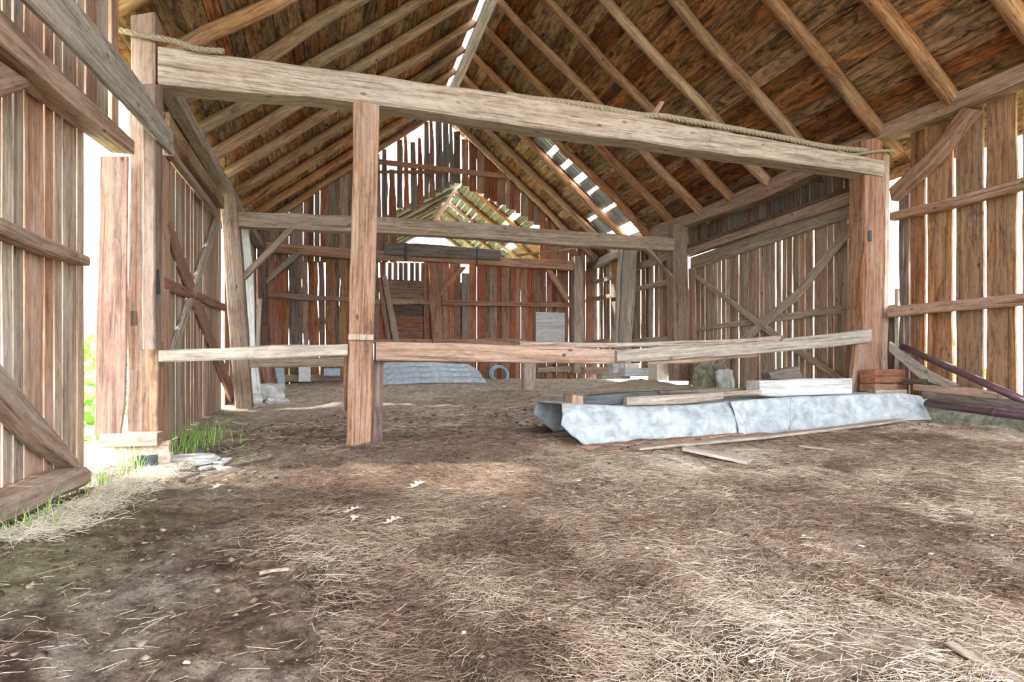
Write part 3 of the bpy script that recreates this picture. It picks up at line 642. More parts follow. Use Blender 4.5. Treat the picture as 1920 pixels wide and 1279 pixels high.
# frame 3
strip('tie_beam', ('Y', Y3), [((497, 453), (497, 471)), ((655, 466), (655, 484)), ((850, 478), (850, 492)), ((1076, 489), (1076, 507))], .2, 'beam', 'third tie beam, lying across the far gable wall', 'beam', seg=18)
lp = strip('long_plank', ('Y', Y3 - .08), [((721, 454), (721, 477)), ((800, 457), (800, 482)), ((939, 469), (939, 487))], .08, 'dark', 'dark plank strapped on the third tie beam', 'plank')
on_post(lp, 'strap', ('Y', Y3 - .10), [((759, 455), (764, 455)), ((758, 490), (763, 490))], .02, 'iron')
on_post(lp, 'strap', ('Y', Y3 - .10), [((893, 463), (896, 463)), ((893, 500), (896, 500))], .02, 'iron')
strip('post', ('Y', Y3 + .02), [((806, 492), (823, 493)), ((807, 560), (826, 560)), ((812, 642), (831, 642)), ((812, 700), (831, 700))], .2, 'post', 'middle post of the far wall under the third tie beam', 'post')
strip('post', ('Y', Y3 - .05), [((481, 428), (499, 428)), ((484, 560), (500, 560)), ((488, 645), (503, 645)), ((489, 735), (505, 735))], .25, 'dark', 'dark far left corner post', 'post')
strip('post', ('Y', Y3 - .05), [((1077, 480), (1093, 480)), ((1077, 650), (1095, 650)), ((1077, 700), (1095, 700))], .25, 'post', 'far right corner post beside the white panel', 'post')
strip('brace', ('Y', Y3 + .03), [((1024, 506), (1036, 506)), ((1061, 565), (1071, 562))], .1, 'post', 'small brace at the right end of the third tie beam', 'brace')
strip('brace', ('Y', Y3 + .03), [((864, 500), (876, 500)), ((826, 545), (826, 556))], .1, 'post', 'small brace right of the middle far post', 'brace')
strip('brace', ('Y', Y3 + .03), [((497, 523), (499, 533)), ((549, 476), (564, 477))], .1, 'grey', 'small brace at the left end of the third tie beam', 'brace')
strip('collar', ('Y', 9.5), [((911, 0), (934, 0)), ((868, 105), (888, 105)), ((838, 172), (856, 175))], .05, 'grey', 'grey plank nailed diagonally below the ridge', 'plank')
strip('pole', ('Y', 13.2), [((968, 477), (968, 481)), ((1060, 466), (1060, 470)), ((1180, 446), (1180, 452))], .06, 'rafter', 'thin pole slanting up to the second tie beam at right', 'pole')
strip('pole', ('X', 6.9), [((1145, 473), (1154, 473)), ((1152, 546), (1160, 546))], .05, 'orange', 'short orange board hanging on the far right wall', 'board')
strip('post', ('X', 6.62), [((1164, 465), (1184, 465)), ((1160, 560), (1180, 560)), ((1156, 643), (1174, 643)), ((1153, 700), (1172, 700))], .15, 'grey', 'grey post of the far right wall with a plank against it', 'post')
strip('lean_plank', ('X', 6.55), [((1158, 462), (1164, 462)), ((1153, 580), (1158, 580)), ((1150, 644), (1155, 644))], .06, 'grey', 'thin grey plank against the far right wall post', 'plank')
PW = ('X', XR - .12)
for sts, lb in (([((1180, 498), (1180, 510)), ((1225, 484), (1225, 497)), ((1264, 466), (1264, 482))], 'curved upper rail between the two far right posts'),
                ([((1178, 541), (1178, 549)), ((1263, 520), (1263, 532))], 'straight middle rail between the two far right posts'),
                ([((1173, 637), (1173, 646)), ((1266, 628), (1266, 643))], 'pale bottom rail between the two far right posts'),
                ([((1096, 561), (1096, 568)), ((1158, 547), (1158, 556))], 'lower rail of the farthest right wall bay'),
                ([((1106, 528), (1106, 535)), ((1150, 514), (1150, 523))], 'upper rail of the farthest right wall bay'),
                ([((1096, 638), (1096, 643)), ((1158, 634), (1158, 642))], 'bottom rail of the farthest right wall bay')):
    strip('wall_rail', PW, sts, .09, 'grey', lb, 'rail')
strip('brace', ('X', 6.7), [((1094, 513), (1094, 526)), ((1112, 482), (1120, 483))], .1, 'dark', 'dark brace rising from the far right corner post', 'brace')
# near right wall rails and braces
strip('wall_rail', PW, [((1668, 399), (1668, 414)), ((1790, 367), (1790, 388)), ((1920, 331), (1920, 353)), ((2300, 215), (2300, 265))], .11, 'beam', 'upper rail across the wide boards of the right wall', 'rail', seg=14)
strip('wall_rail', PW, [((1664, 575), (1664, 595)), ((1790, 563), (1790, 583)), ((1920, 549), (1920, 572)), ((2300, 512), (2300, 550))], .11, 'beam', 'lower rail across the wide boards of the right wall', 'rail', seg=14)
strip('brace', ('X', 6.82), [((1667, 352), (1671, 377)), ((1745, 280), (1752, 300)), ((1803, 200), (1826, 205))], .16, 'post', 'diagonal brace from the near right post up to the plate', 'brace')
# near left wall: girts, brace, header plank
PLW = ('X', XL + .20)
strip('wall_girt', PLW, [((-300, -260), (-300, -160)), ((0, 11), (0, 80)), ((120, 136), (120, 186)), ((252, 262), (252, 290))], .18, 'beam', 'thick upper girt of the near left wall running into the post', 'beam', seg=14)
strip('wall_girt', ('X', XL + .12), [((-300, 250), (-300, 300)), ((0, 405), (0, 437)), ((100, 450), (100, 478)), ((176, 483), (176, 502))], .11, 'post', 'bark-edged middle girt of the near left wall', 'beam', wob=.018, seg=14)
strip('wall_brace', ('X', XL + .14), [((-60, 610), (-60, 690)), ((0, 677), (0, 742)), ((80, 778), (80, 828)), ((156, 868), (148, 880))], .12, 'wallL', 'diagonal brace low on the near left wall', 'brace')
strip('wall_brace', ('X', XL + .14), [((-80, 140), (-80, 240)), ((0, 110), (0, 186)), ((54, 150), (56, 166))], .12, 'post', 'brown brace end under the upper girt at the left edge', 'brace')
strip('header_plank', ('X', -1.46), [((-60, -215), (-60, -115)), ((143, 0), (143, 92)), ((235, 110), (235, 190)), ((325, 247), (325, 291))], .05, 'grey', 'wide grey plank nailed across the near left post high up', 'plank')
strip('header_plank', ('X', -1.56), [((318, 212), (316, 240)), ((370, 294), (368, 318)), ((420, 368), (420, 392))], .12, 'rafter', 'orange-brown header beam above the left sliding door', 'beam')
strip('door_track', ('X', -1.62), [((325, 278), (325, 292)), ((408, 390), (408, 402))], .08, 'grey', 'pale door track above the left sliding door', 'rail')
strip('sill_log', ('X', XL + .22), [((-300, 1110), (-300, 1200)), ((-60, 975), (-60, 1026)), ((0, 944), (0, 992)), ((90, 905), (90, 948)), ((170, 876), (170, 908))], .22, 'wallL', 'round sill log under the near left wall with grass in front', 'log', wob=.02, ch=.05)
# far left clutter between second post and corner
strip('lean_plank', ('Y', 11.5), [((446, 425), (466, 425)), ((461, 530), (476, 530)), ((468, 650), (479, 650)), ((474, 745), (492, 745))], .04, 'white', 'pale plank leaning behind the second left post', 'plank')
strip('lean_plank', ('Y', 12.0), [((482, 560), (491, 560)), ((479, 660), (486, 660)), ((474, 770), (484, 770))], .05, 'grey', 'narrow grey plank leaning beside the far left corner', 'plank')
strip('lean_plank', ('Y', 12.6), [((486, 672), (502, 672)), ((502, 745), (520, 741))], .08, 'post', 'brown board sloping down behind the farther low rail', 'plank')
strip('lean_plank', ('Y', 13.0), [((516, 690), (532, 690)), ((524, 738), (536, 734))], .08, 'blue', 'short blue-grey board beside the sloping brown board', 'plank')
strip('lean_plank', ('Y', 15.2), [((706, 520), (714, 520)), ((716, 580), (724, 580)), ((726, 640), (735, 640))], .03, 'far', 'loose board leaning by the ladder-like gap of the far wall', 'plank')
strip('lean_plank', ('Y', 15.12), [((716, 516), (725, 516)), ((727, 580), (738, 580)), ((737, 642), (750, 642))], .03, 'post', 'second loose board leaning by the ladder-like gap', 'plank')

# ================================================================ LOWER ROOF BEYOND THE GABLE
nr = thing('annex_roof', (3.5, 18, 4), 'lower lichen-covered roof beyond the open gable', 'roof')
AX, AH = 3.5, 5.5 + CAMZ
def annex(side, s, xend):
    e_ = Vector((side, 0, -s)).normalized(); nrm = Vector((s * side, 0, 1)).normalized(); L = abs(xend - AX) / abs(e_.x); u = .02
    P0 = Vector((AX, 0, AH))
    while u < L:
        wd = random.uniform(.17, .26); t = u / L; cov = 0
        y0 = (17.4 - 1.8 * min(1, t * 1.5) if side > 0 else 16.6) + random.uniform(-.18, .1)
        if random.random() < .93: plank('roof_board', P0 + nrm * .06, e_, EY, nrm, u, u + wd - random.choice([.005, .02, .03]), y0, 19.6 + random.uniform(-.1, .1), .02, 'mossy' if random.random() < .7 else 'far', nr, .006, 3)
        if random.random() < .9: plank('roof_board', P0 + nrm * .06, e_, EY, nrm, u, u + wd - random.choice([.005, .02, .05]), 19.65, 23, .02, 'mossy', nr, .006, 3)
        u += wd
    for y in ([17.0, 18.1, 19.2, 20.3, 21.4, 22.5] if side > 0 else [16.8, 17.6, 18.4, 19.2, 20.0, 20.8, 21.6, 22.6]):
        yy = y if side < 0 else y
        log('rafter', P0 + EY * yy, P0 + EY * yy + e_ * L, .06, .075, 'mossy' if side < 0 else 'rafter', None, None, None, nr, .02, 8, 8)
annex(1, .72, 6.4); annex(-1, .60, -.2)
for side, s_, xe in ((1, .72, 6.4), (-1, .60, -.2)):
    nrm = Vector((s_ * side, 0, 1)).normalized(); P0 = Vector((AX, 0, AH))
    for ya, yb, ta, tb in ((17.3, 18.6, 0, .3), (17.0, 19.2, .3, .62), (16.4, 21, .7, 1), (19.9, 23, 0, .66)):
        q = [Vector((AX + (xe - AX) * t_, y_, AH - s_ * abs(xe - AX) * t_)) + nrm * .095 for t_, y_ in ((ta, ya), (tb, ya), (tb, yb), (ta, yb))]
        V, Fc = loft([q, [p + nrm * .015 for p in q]]); link('roofing', V, Fc, 'sheet', nr, EY, nrm)
strip('ridge_prop', ('Y', 17.3), [((857, 346), (864, 346)), ((812, 412), (820, 415))], .05, 'rafter', parent=nr)
# foliage beyond the barn
def shrub(c, r, lb, n=900):
    V = []; Q = []; T = []
    for k in range(n):
        p = Vector((random.gauss(0, 1), random.gauss(0, 1), random.gauss(0, 1))); p = p.normalized() * r * (random.random() ** .4); p.z = p.z * .8 + r * .6
        a = Vector((random.gauss(0, 1), random.gauss(0, 1), random.gauss(0, 1))).normalized() * .14; b = a.cross(Vector((random.gauss(0, 1), random.gauss(0, 1), 1))).normalized() * .09
        i = len(V); q = Vector(c) + p; V += [q - a, q + b, q + a, q - b]; Q.append((i, i + 1, i + 2, i + 3)); T += [random.random()] * 4
    o = mesh_np('shrub', V, Q, 'grass', T); tag(o, lb, 'shrub')
shrub((-6, 15, -.3), 1.8, 'green bush outside the left wall'); shrub((10.5, 9, -.2), 1.4, 'green bush outside the right sliding door'); shrub((9.8, 4.6, -.4), 1.0, 'low green bush outside the right wall, behind the wide boards')
shrub((-3.8, 6.9, -.5), .9, 'bush outside the opening at the near left post', 500); shrub((-1.5, 19, -.3), 1.6, 'yellow-green bush behind the left bay of the far wall'); 

# ================================================================ THINGS ON THE FLOOR
# -- tarp-covered lumber pile
G1 = gpt(1095, 838); G2 = gpt(1752, 788)
dirp = (G2 - G1); dirp.z = 0; LP = dirp.length; dirp.normalize(); nb = Vector((-dirp.y, dirp.x, 0));
if nb.y < 0: nb = -nb
NF = Vector((nb.x, nb.y, 0)); FP = (G1, NF)
st = [(1052, 797, 757), (1080, 822, 756), (1100, 838, 758), (1200, 827, 762), (1300, 822, 759), (1385, 815, 752), (1440, 836, 749), (1500, 828, 745), (1580, 812, 742), (1640, 802, 739), (1690, 792, 737), (1727, 788, 742), (1755, 785, 772)]
def build_tarp():
    bots = [onp(a, b, FP) for a, b, c in st]; P2 = (G1 + NF * .16, NF); tops = [onp(a, c, P2) for a, b, c in st]
    N = 150; rows = 34; V = []; m = len(st) - 1
    bx = [s[0] for s in st]
    for i in range(N + 1):
        px = st[0][0] + (st[-1][0] - st[0][0]) * i / N; k = 0
        while k < m - 1 and px > st[k + 1][0]: k += 1
        t = (px - st[k][0]) / (st[k + 1][0] - st[k][0]); b = bots[k].lerp(bots[k + 1], t); a = tops[k].lerp(tops[k + 1], t)
        bk = a + NF * .75 + Vector((0, 0, -.01)); dn = Vector((bk.x + NF.x * .1, bk.y + NF.y * .1, b.z + .03))
        for j in range(rows + 1):
            s = j / rows
            if s < .5:
                q = s / .5; p = b.lerp(a, q); p = p - NF * .05 * math.sin(q * math.pi) * (1 if px < 1390 else -.6)
            elif s < .8: p = a.lerp(bk, (s - .5) / .3)
            else: p = bk.lerp(dn, (s - .8) / .2)
            amp = .022 if s < .5 else .008
            nz = mn.noise(Vector((px * .018 + s * 2.2, s * 3, 3))) * 1.3 + 1.0 * mn.noise(Vector((px * .05 - s * 3, s * 6, 1))) + .7 * abs(mn.noise(Vector((px * .10 + s * 4, s * 9, 5))))
            p = p - NF * amp * nz * (1 if s < .55 else .2) + Vector((0, 0, amp * nz * .5))
            if j == 0: p.z += .02 * mn.noise(Vector((px * .09, 0, 0)))
            if p.z < fz(p.x, p.y) + .012: p.z = fz(p.x, p.y) + .012
            V.append(p)
    Q = [(i * (rows + 1) + j, (i + 1) * (rows + 1) + j, (i + 1) * (rows + 1) + j + 1, i * (rows + 1) + j + 1) for i in range(N) for j in range(rows)]
    o = mesh_np('tarp', V, Q, 'tarp'); o.data.shade_smooth(); sm = o.modifiers.new('thick', 'SOLIDIFY'); sm.thickness = .005
    tag(o, 'crumpled silver-grey tarpaulin draped over the lumber pile at right', 'tarp')
    # overlapping second sheet edge
    V = []; Q = []
    e1 = [(1368, 756, 772), (1376, 790, 800), (1392, 815, 820), (1440, 838, 836)]
    sts2 = [(1370, 820, 754), (1392, 826, 752), (1440, 838, 749), (1490, 832, 746)]
    b2 = [onp(a, b, (G1 - NF * .06, NF)) for a, b, c in sts2]; t2 = [onp(a, c - 1, (G1 + NF * .08, NF)) for a, b, c in sts2]
    for i in range(31):
        t = i / 30 * 3; k = min(2, int(t)); t -= k
        for j in range(21):
            q = j / 20; B_ = b2[k].lerp(b2[k + 1], t); A_ = t2[k].lerp(t2[k + 1], t); p = B_.lerp(A_, q)
            p += dirp * (.10 * (1 - i / 30) * (math.sin((1 - q) * 1.5))) + NF * (.02 * mn.noise(Vector((i * .2, q * 3, 0)))) + NF * .06 * (i / 30)
            V.append(p)
    Q = [(i * 21 + j, (i + 1) * 21 + j, (i + 1) * 21 + j + 1, i * 21 + j + 1) for i in range(30) for j in range(20)]
    o2 = mesh_np('tarp_flap', V, Q, 'tarp'); o2.data.shade_smooth(); sm = o2.modifiers.new('thick', 'SOLIDIFY'); sm.thickness = .005; o2.parent = o
    for k, (px, py) in enumerate(((1450, 838), (1478, 836), (1492, 834), (1470, 842))):
        g = onp(px, py, (G1 - NF * .04, NF)); g.z = fz(g.x, g.y) + .02
        s1 = strip3('torn_strip', [(g, g + Vector((.03, 0, .01))), (g + Vector((.08, -.04, .03)), g + Vector((.11, -.04, .03))), (g + Vector((.16, -.02, .0)), g + Vector((.17, -.02, .0)))], Vector((0, .004, .006)), 'tarp', parent=o, seg=5, ch=.001)
build_tarp()
def onpile(px, py, back): return onp(px, py, (G1 + NF * back, NF))
def pile_plank(name, sts, back, depth, mat, label, cat='plank', **k):
    return strip(name, (G1 + NF * back, NF), sts, depth, mat, label, cat, dirv=NF, **k)
bp_ = pile_plank('painted_timber', [((1072, 739), (1072, 764)), ((1110, 743), (1110, 765)), ((1233, 733), (1233, 748))], .22, .22, 'black', 'black-painted timber with an orange sawn end on the tarpaulin', 'timber')
a = onpile(1072, 740, .215); b = onpile(1072, 764, .215)
strip3('sawn_end', [(a, a + (onpile(1096, 743, .215) - a)), (b, onpile(1096, 765, .215))], NF * .2, 'orange', 'orange sawn end', parent=bp_, seg=2)
pile_plank('pile_plank', [((1175, 745), (1175, 762)), ((1290, 739), (1290, 756)), ((1357, 735), (1357, 749))], .12, .08, 'grey', 'pale grey plank with a rusty end on top of the tarpaulin')
pile_plank('pile_plank', [((1238, 732), (1238, 741)), ((1430, 727), (1430, 738))], .62, .15, 'dark', 'dark plank at the back of the tarpaulin pile')
pile_plank('pile_plank', [((1356, 736), (1356, 744)), ((1428, 730), (1428, 740))], .30, .12, 'grey', 'short grey plank between the pale plank and the whitewashed beam')
pile_plank('whitewashed_beam', [((1424, 714), (1424, 741)), ((1450, 713), (1450, 744)), ((1598, 709), (1598, 739))], .30, .22, 'white', 'whitewashed timber block on the tarpaulin', 'timber')
pile_plank('wood_chunk', [((1442, 699), (1446, 712)), ((1495, 687), (1508, 713))], .60, .15, 'dark', 'tilted rough brown chunk behind the whitewashed block', 'timber')
pile_plank('ground_board', [((1062, 839), (1062, 851)), ((1250, 826), (1250, 842)), ((1395, 813), (1395, 827))], -.10, .09, 'post', 'reddish-brown board on the floor along the tarpaulin edge')
def gstrip(name, pts, wd, th, mat, label, cat='plank', lift=.01, parent=None):
    ps = [gpt(*p) for p in pts]; ax = (ps[-1] - ps[0]).normalized(); sdv = ax.cross(EZ).normalized()
    for p in ps: p.z += lift
    P = [(p - sdv * wd / 2, p + sdv * wd / 2) for p in ps]
    return strip3(name, P, Vector((0, 0, th)), mat, label, cat, parent=parent, seg=8, ch=.004, wob=.003)
gstrip('ground_board', [(1192, 852), (1450, 828), (1688, 797)], .12, .025, 'beam', 'long thin pale board lying in front of the tarpaulin', lift=.04)
gstrip('ground_board', [(1285, 850), (1405, 876)], .2, .03, 'grey', 'short grey board end half sunk in the straw in front of the pile', lift=.03)
gstrip('ground_board', [(1500, 840), (1560, 848)], .05, .015, 'grey', 'small grey stick fragment in front of the tarpaulin')
gstrip('ground_board', [(1790, 1212), (1960, 1320)], .07, .01, 'grey', 'grey flat strip on the floor at the lower right corner', lift=.004)
gstrip('ground_board', [(960, 818), (1040, 806)], .1, .05, 'dark', 'dark half-buried board left of the tarpaulin')
gstrip('paper_scrap', [(1638, 812), (1660, 814)], .06, .01, 'paint', 'white scrap beside the long pale board', 'scrap')
# -- right corner
PC = ('X', 6.45)
box('timber_block', onp(1655, 718, ('Y', 5.95)), .55, .2, .17, .1, 'red', 'red-brown squared block at the foot of the near right post', 'timber')
box('timber_block', onp(1655, 733, ('Y', 5.93)), .56, .2, .09, .1, 'post', 'flat squared block beneath the red-brown block', 'timber')
box('short_plank', onp(1664, 740, ('Y', 5.6)), .42, .12, .06, -.12, 'grey', 'short grey plank lying near the foot of the right post', 'plank')
strip('leaning_board', ('X', 6.70), [((1667, 640), (1667, 660)), ((1740, 697), (1725, 712)), ((1795, 722), (1775, 728))], .05, 'grey', 'grey board leaning down from the near right post', 'plank')
strip('corner_strut', ('Y', 6.10), [((1606, 640), (1628, 640)), ((1597, 738), (1612, 738))], .08, 'post', 'leaning strut against the near right post under the rail', 'plank')
A = onp(1692, 650, ('X', 6.72)); B_ = onp(1935, 758, ('X', 6.58))
p1 = tube('pipe', [A, A.lerp(B_, .33), A.lerp(B_, .66), B_], .040, 'pipe', 'dark purple pipe leaning diagonally against the right wall', 'pipe', sides=16)
A = onp(1738, 757, ('X', 6.40)); B_ = onp(1960, 785, ('X', 6.1))
p2 = tube('pipe', [A, A.lerp(B_, .5), B_], .042, 'pipe', 'dark purple pipe lying along the stone foundation', 'pipe', sides=16)
tube('coupling', [A.lerp(B_, .63), A.lerp(B_, .65)], .047, 'pipe', None, None, p2, 16)
strip('sill_timber', ('X', 6.62), [((1712, 720), (1712, 733)), ((1800, 727), (1800, 742)), ((1870, 741), (1870, 752))], .2, 'beam', 'brown timber at the foot of the right wall under the leaning pipe', 'timber')
strip('sill_timber', ('X', 6.55), [((1729, 734), (1729, 748)), ((1800, 742), (1800, 762)), ((1940, 756), (1940, 785))], .25, 'dark', 'dark timber under the brown one beside the lying pipe', 'timber')
strip('sill_timber', ('X', 6.66), [((1690, 711), (1690, 722)), ((1735, 712), (1735, 722))], .15, 'mossy', 'small greenish block end behind the wall timbers', 'timber')
FA = onp(1752, 786, ('X', 6.6)); FB = onp(1925, 812, ('X', 6.5))
log('foundation', FA + (FA - FB) * .4, FB + (FB - FA) * 2.5, .13, .15, 'mossstone', 'mossy rough foundation kerb along the right wall', 'kerb', kind=None, wob=.05, seg=40, sides=14, rough=.16)
# -- near left corner
box('foot_block', onp(250, 836, ('Y', 6.05)), .44, .22, .12, -.05, 'wallL', 'mossy squared block under the near left post', 'timber')
for (a_, b_, s_, m_, lb) in (((238, 872), (0, 0), (.17, .18, .17), 'tan_stone', 'tan stone under the left end of the foot block'), ((271, 862), (0, 0), (.17, .18, .13), 'tan_stone', 'middle tan stone under the foot block'), ((300, 872), (0, 0), (.17, .2, .22), 'tan_stone', 'large tan stone at the right under the near left post')):
    p = onp(a_[0], a_[1], ('Y', 6.1)); stone('foot_stone', p, *s_, .1, m_, lb, seed=a_[0])
p = onp(276, 886, ('Y', 5.95)); stone('dark_stone', p, .16, .14, .15, .3, 'tyre', 'black rounded block below the foot stones of the left post', 'block', seed=4)
strip('white_board', ('Y', 5.9), [((262, 2000), (262, 2001)), ((300, 2000), (300, 2001))], .01, 'paint') if False else None
g = gpt(352, 872); stone('flat_stone', g + Vector((0, .1, -.02)), .44, .26, .10, .25, 'stone', 'pale flat stone beside the near left post', seed=7)
for k, (px, py) in enumerate([(392, 868), (404, 862), (415, 868), (408, 876), (426, 862), (388, 878), (420, 880)]):
    g = gpt(px, py); stone('slate_chip', g + Vector((0, 0, -.01)), random.uniform(.08, .14), random.uniform(.06, .1), .03, random.random() * 3, 'stone', '%s grey slate chip from the left, right of the flat stone' % ORD[[388, 392, 404, 408, 415, 420, 426].index(px)], seed=k + 20)
gstrip('rotten_stick', [(335, 905), (372, 893)], .03, .025, 'dark', 'rotten dark stick in front of the near left post', 'stick')
# far left floor clutter
for px, py, s_, lb in ((468, 757, (.35, .3, .2), 'grey stone at the foot of the second left post'), (508, 748, (.4, .35, .28), 'pale rounded stone behind the second left post'), (522, 757, (.35, .25, .1), 'flat pale stone behind the second left post')):
    g = gpt(px, py); stone('field_stone', g, *s_, .4, 'stone', lb, seed=px)
def ybox(name, px0, px1, y0, y1, Y, d, mat, label, cat):
    return strip(name, ('Y', Y), [((px0, y0), (px0, y1)), ((px1, y0), (px1, y1))], d, mat, label, cat, seg=2, wob=.002)
ybox('white_bucket', 560, 582, 687, 716, 14.6, .2, 'paint', 'white crate on the far floor left of the centre post', 'crate')
ybox('blue_block', 607, 638, 691, 705, 14.2, .2, 'blue', 'blue-grey block on the far floor left of the centre post', 'block')
ybox('floor_timber', 535, 640, 703, 716, 14.9, .2, 'wallL', 'low timber on the far floor below the white crate', 'timber')
# galvanised sheets: an arched stack of lapped strips
def sheets():
    c = thing('metal_sheeting', (1.6, 13.6, .74), 'arched stack of lapped galvanised sheets on the far floor', 'metal sheet')
    Y = 13.4; bot = [(700, 724), (760, 723), (850, 721), (914, 718)]; rows = [((700, 712), (905, 707)), ((700, 702), (900, 697)), ((700, 691), (889, 689)), ((700, 681), (878, 683))]
    prev = [(690, 724), (914, 718)]
    yy = Y
    for r_, (l, rr) in enumerate(rows):
        sts = []
        for t in [i / 12 for i in range(13)]:
            a0 = (prev[0][0] + (prev[1][0] - prev[0][0]) * t, prev[0][1] + (prev[1][1] - prev[0][1]) * t - 3 * math.sin(t * 3.14)); b0 = (l[0] + (rr[0] - l[0]) * t, l[1] + (rr[1] - l[1]) * t - 3 * math.sin(t * 3.14))
            A_ = onp(*a0, ('Y', yy - .02)); Bq = onp(*b0, ('Y', yy + .12)); sts.append((A_ - EY * .0, Bq))
        strip3('sheet', sts, Vector((0, .012, 0)), 'sheet', parent=c, seg=14, wob=.006, ch=.002)
        prev = [l, rr]; yy += .12
sheets()
def ring(name, c, R_, r_, n, tiltx, mat, label, cat):
    T = thing(name, c, label, cat)
    for k in range(n):
        pts = []
        for i in range(41):
            a_ = 2 * math.pi * i / 40; q = Vector((math.cos(a_) * (R_ + .025 * (k % 2)), 0, math.sin(a_) * (R_ + .025 * (k % 2)))); q = Matrix.Rotation(tiltx, 3, 'X') @ q; pts.append(Vector(c) + q + Vector((0, k * .035, .0)))
        tube('coil', pts, r_, mat, None, None, T, 8)
g = onp(937, 702, ('Y', 14.3)); ring('hose_coil', g, .19, .03, 4, -.35, 'hose', 'coil of blue-grey hose leaning at the far wall', 'hose')
# blocks below the low rail, right of the stub
ybox('stone_block', 1150, 1169, 680, 709, 12.6, .3, 'stone', 'upright grey block below the low rails', 'block')
ybox('floor_plank', 1129, 1182, 700, 711, 12.2, .3, 'grey', 'grey plank end flat on the floor before the upright block', 'plank')
ybox('floor_plank', 1171, 1232, 690, 706, 12.0, .3, 'white', 'pale short log piece on the floor by the hay mound', 'timber')
ybox('concrete_block', 1232, 1270, 682, 714, 11.6, .4, 'concrete', 'tan concrete pier beside the second right post', 'block')
ybox('concrete_block', 1172, 1232, 681, 700, 13.0, .3, 'concrete', 'tan concrete footing under the far right wall', 'block')
ybox('sill_timber', 1096, 1150, 688, 702, 14.2, .25, 'wallL', 'brown sill timber in the far right corner', 'timber')
g = gpt(1325, 727); stone('leaning_slab', g, .55, .2, .62, .2, 'mossstone', 'dark stone slab leaning inside the right door', 'stone', seed=31)
g = gpt(1358, 729); stone('leaning_slab', g, .3, .2, .35, .2, 'stone', 'smaller grey stone beside the dark slab', 'stone', seed=33)
# hay mound
def mound():
    c = gpt(1212, 727); V = []; Q = []; n = 40; m = 12
    for i in range(m + 1):
        for j in range(n):
            a_ = 2 * math.pi * j / n; r_ = i / m; x_ = c.x + math.cos(a_) * r_ * .95; y_ = c.y + .35 + math.sin(a_) * r_ * .5
            z_ = fz(x_, y_) + .19 * (1 - r_ ** 1.6) + .02 * mn.noise(Vector((x_ * 6, y_ * 6, 0))) - .01; V.append((x_, y_, z_))
    for i in range(m):
        for j in range(n): k = (j + 1) % n; Q.append((i * n + j, i * n + k, (i + 1) * n + k, (i + 1) * n + j))
    o = mesh_np('hay_mound', V, Q, 'rope', None); o.data.shade_smooth(); tag(o, 'low mound of tan hay beside the second right post', 'hay', kind='stuff')
mound()
# rope on the tie beam
def rope(pts, name, label, r=.017, pitch=.11, cat='rope'):
    sp = spline(pts, 900); L = [0]
    for i in range(1, len(sp)): L.append(L[-1] + (sp[i] - sp[i - 1]).length)
    n = int(L[-1] / .014); R3 = []
    for i in range(n + 1):
        s = L[-1] * i / n; k = int(np.searchsorted(L, s)); k = max(1, min(k, len(L) - 1)); t = (s - L[k - 1]) / max(1e-9, L[k] - L[k - 1]); R3.append(sp[k - 1].lerp(sp[k], t))
    T = thing(name, R3[0], label, cat)
    for st_ in range(3):
        pts3 = []
        for i, p in enumerate(R3):
            t = (R3[min(i + 1, n)] - R3[max(i - 1, 0)]).normalized(); u = t.cross(EZ); u = u.normalized() if u.length > .05 else EX; v = t.cross(u); a_ = 2 * math.pi * (i * L[-1] / n / pitch + st_ / 3)
            pts3.append(p + (u * math.cos(a_) + v * math.sin(a_)) * r * .55)
        tube('strand', pts3, r * .62, 'rope', None, None, T, 6)
PT = ('Y', Y1 + .04)
rope([onp(x_, y_, PT) for x_, y_ in ((950, 178), (1000, 186), (1060, 192), (1130, 203), (1200, 216), (1240, 218), (1300, 228), (1400, 246), (1470, 259), (1530, 272), (1580, 279), (1625, 283))], 'rope', 'thick twisted rope lying along the near tie beam', .032, .17)
rope([onp(x_, y_, ('Y', Y1 - .04)) for x_, y_ in ((212, 54), (240, 60), (290, 70), (330, 78), (370, 92), (420, 96))], 'rope', 'rope wrapped round the top of the near left post', .025, .14)
rope([onp(x_, y_, ('Y', Y1 + .02)) for x_, y_ in ((1570, 284), (1600, 290), (1640, 284), (1690, 281))], 'rope', 'short rope end tied at the near right post', .016)
strip('wooden_peg', ('Y', Y1 + .12), [((1222, 214), (1232, 216)), ((1238, 189), (1247, 191))], .04, 'orange', 'small orange wooden peg sticking up behind the rope', 'peg', seg=2)
PC2 = ('Y', 6.0)
tube('wire', spline([onp(1608, 645, PC2), onp(1610, 668, PC2), onp(1618, 690, PC2), onp(1628, 700, PC2)], 20), .003, 'rope', 'thin hanging wire below the right end of the rail', 'wire', sides=5)
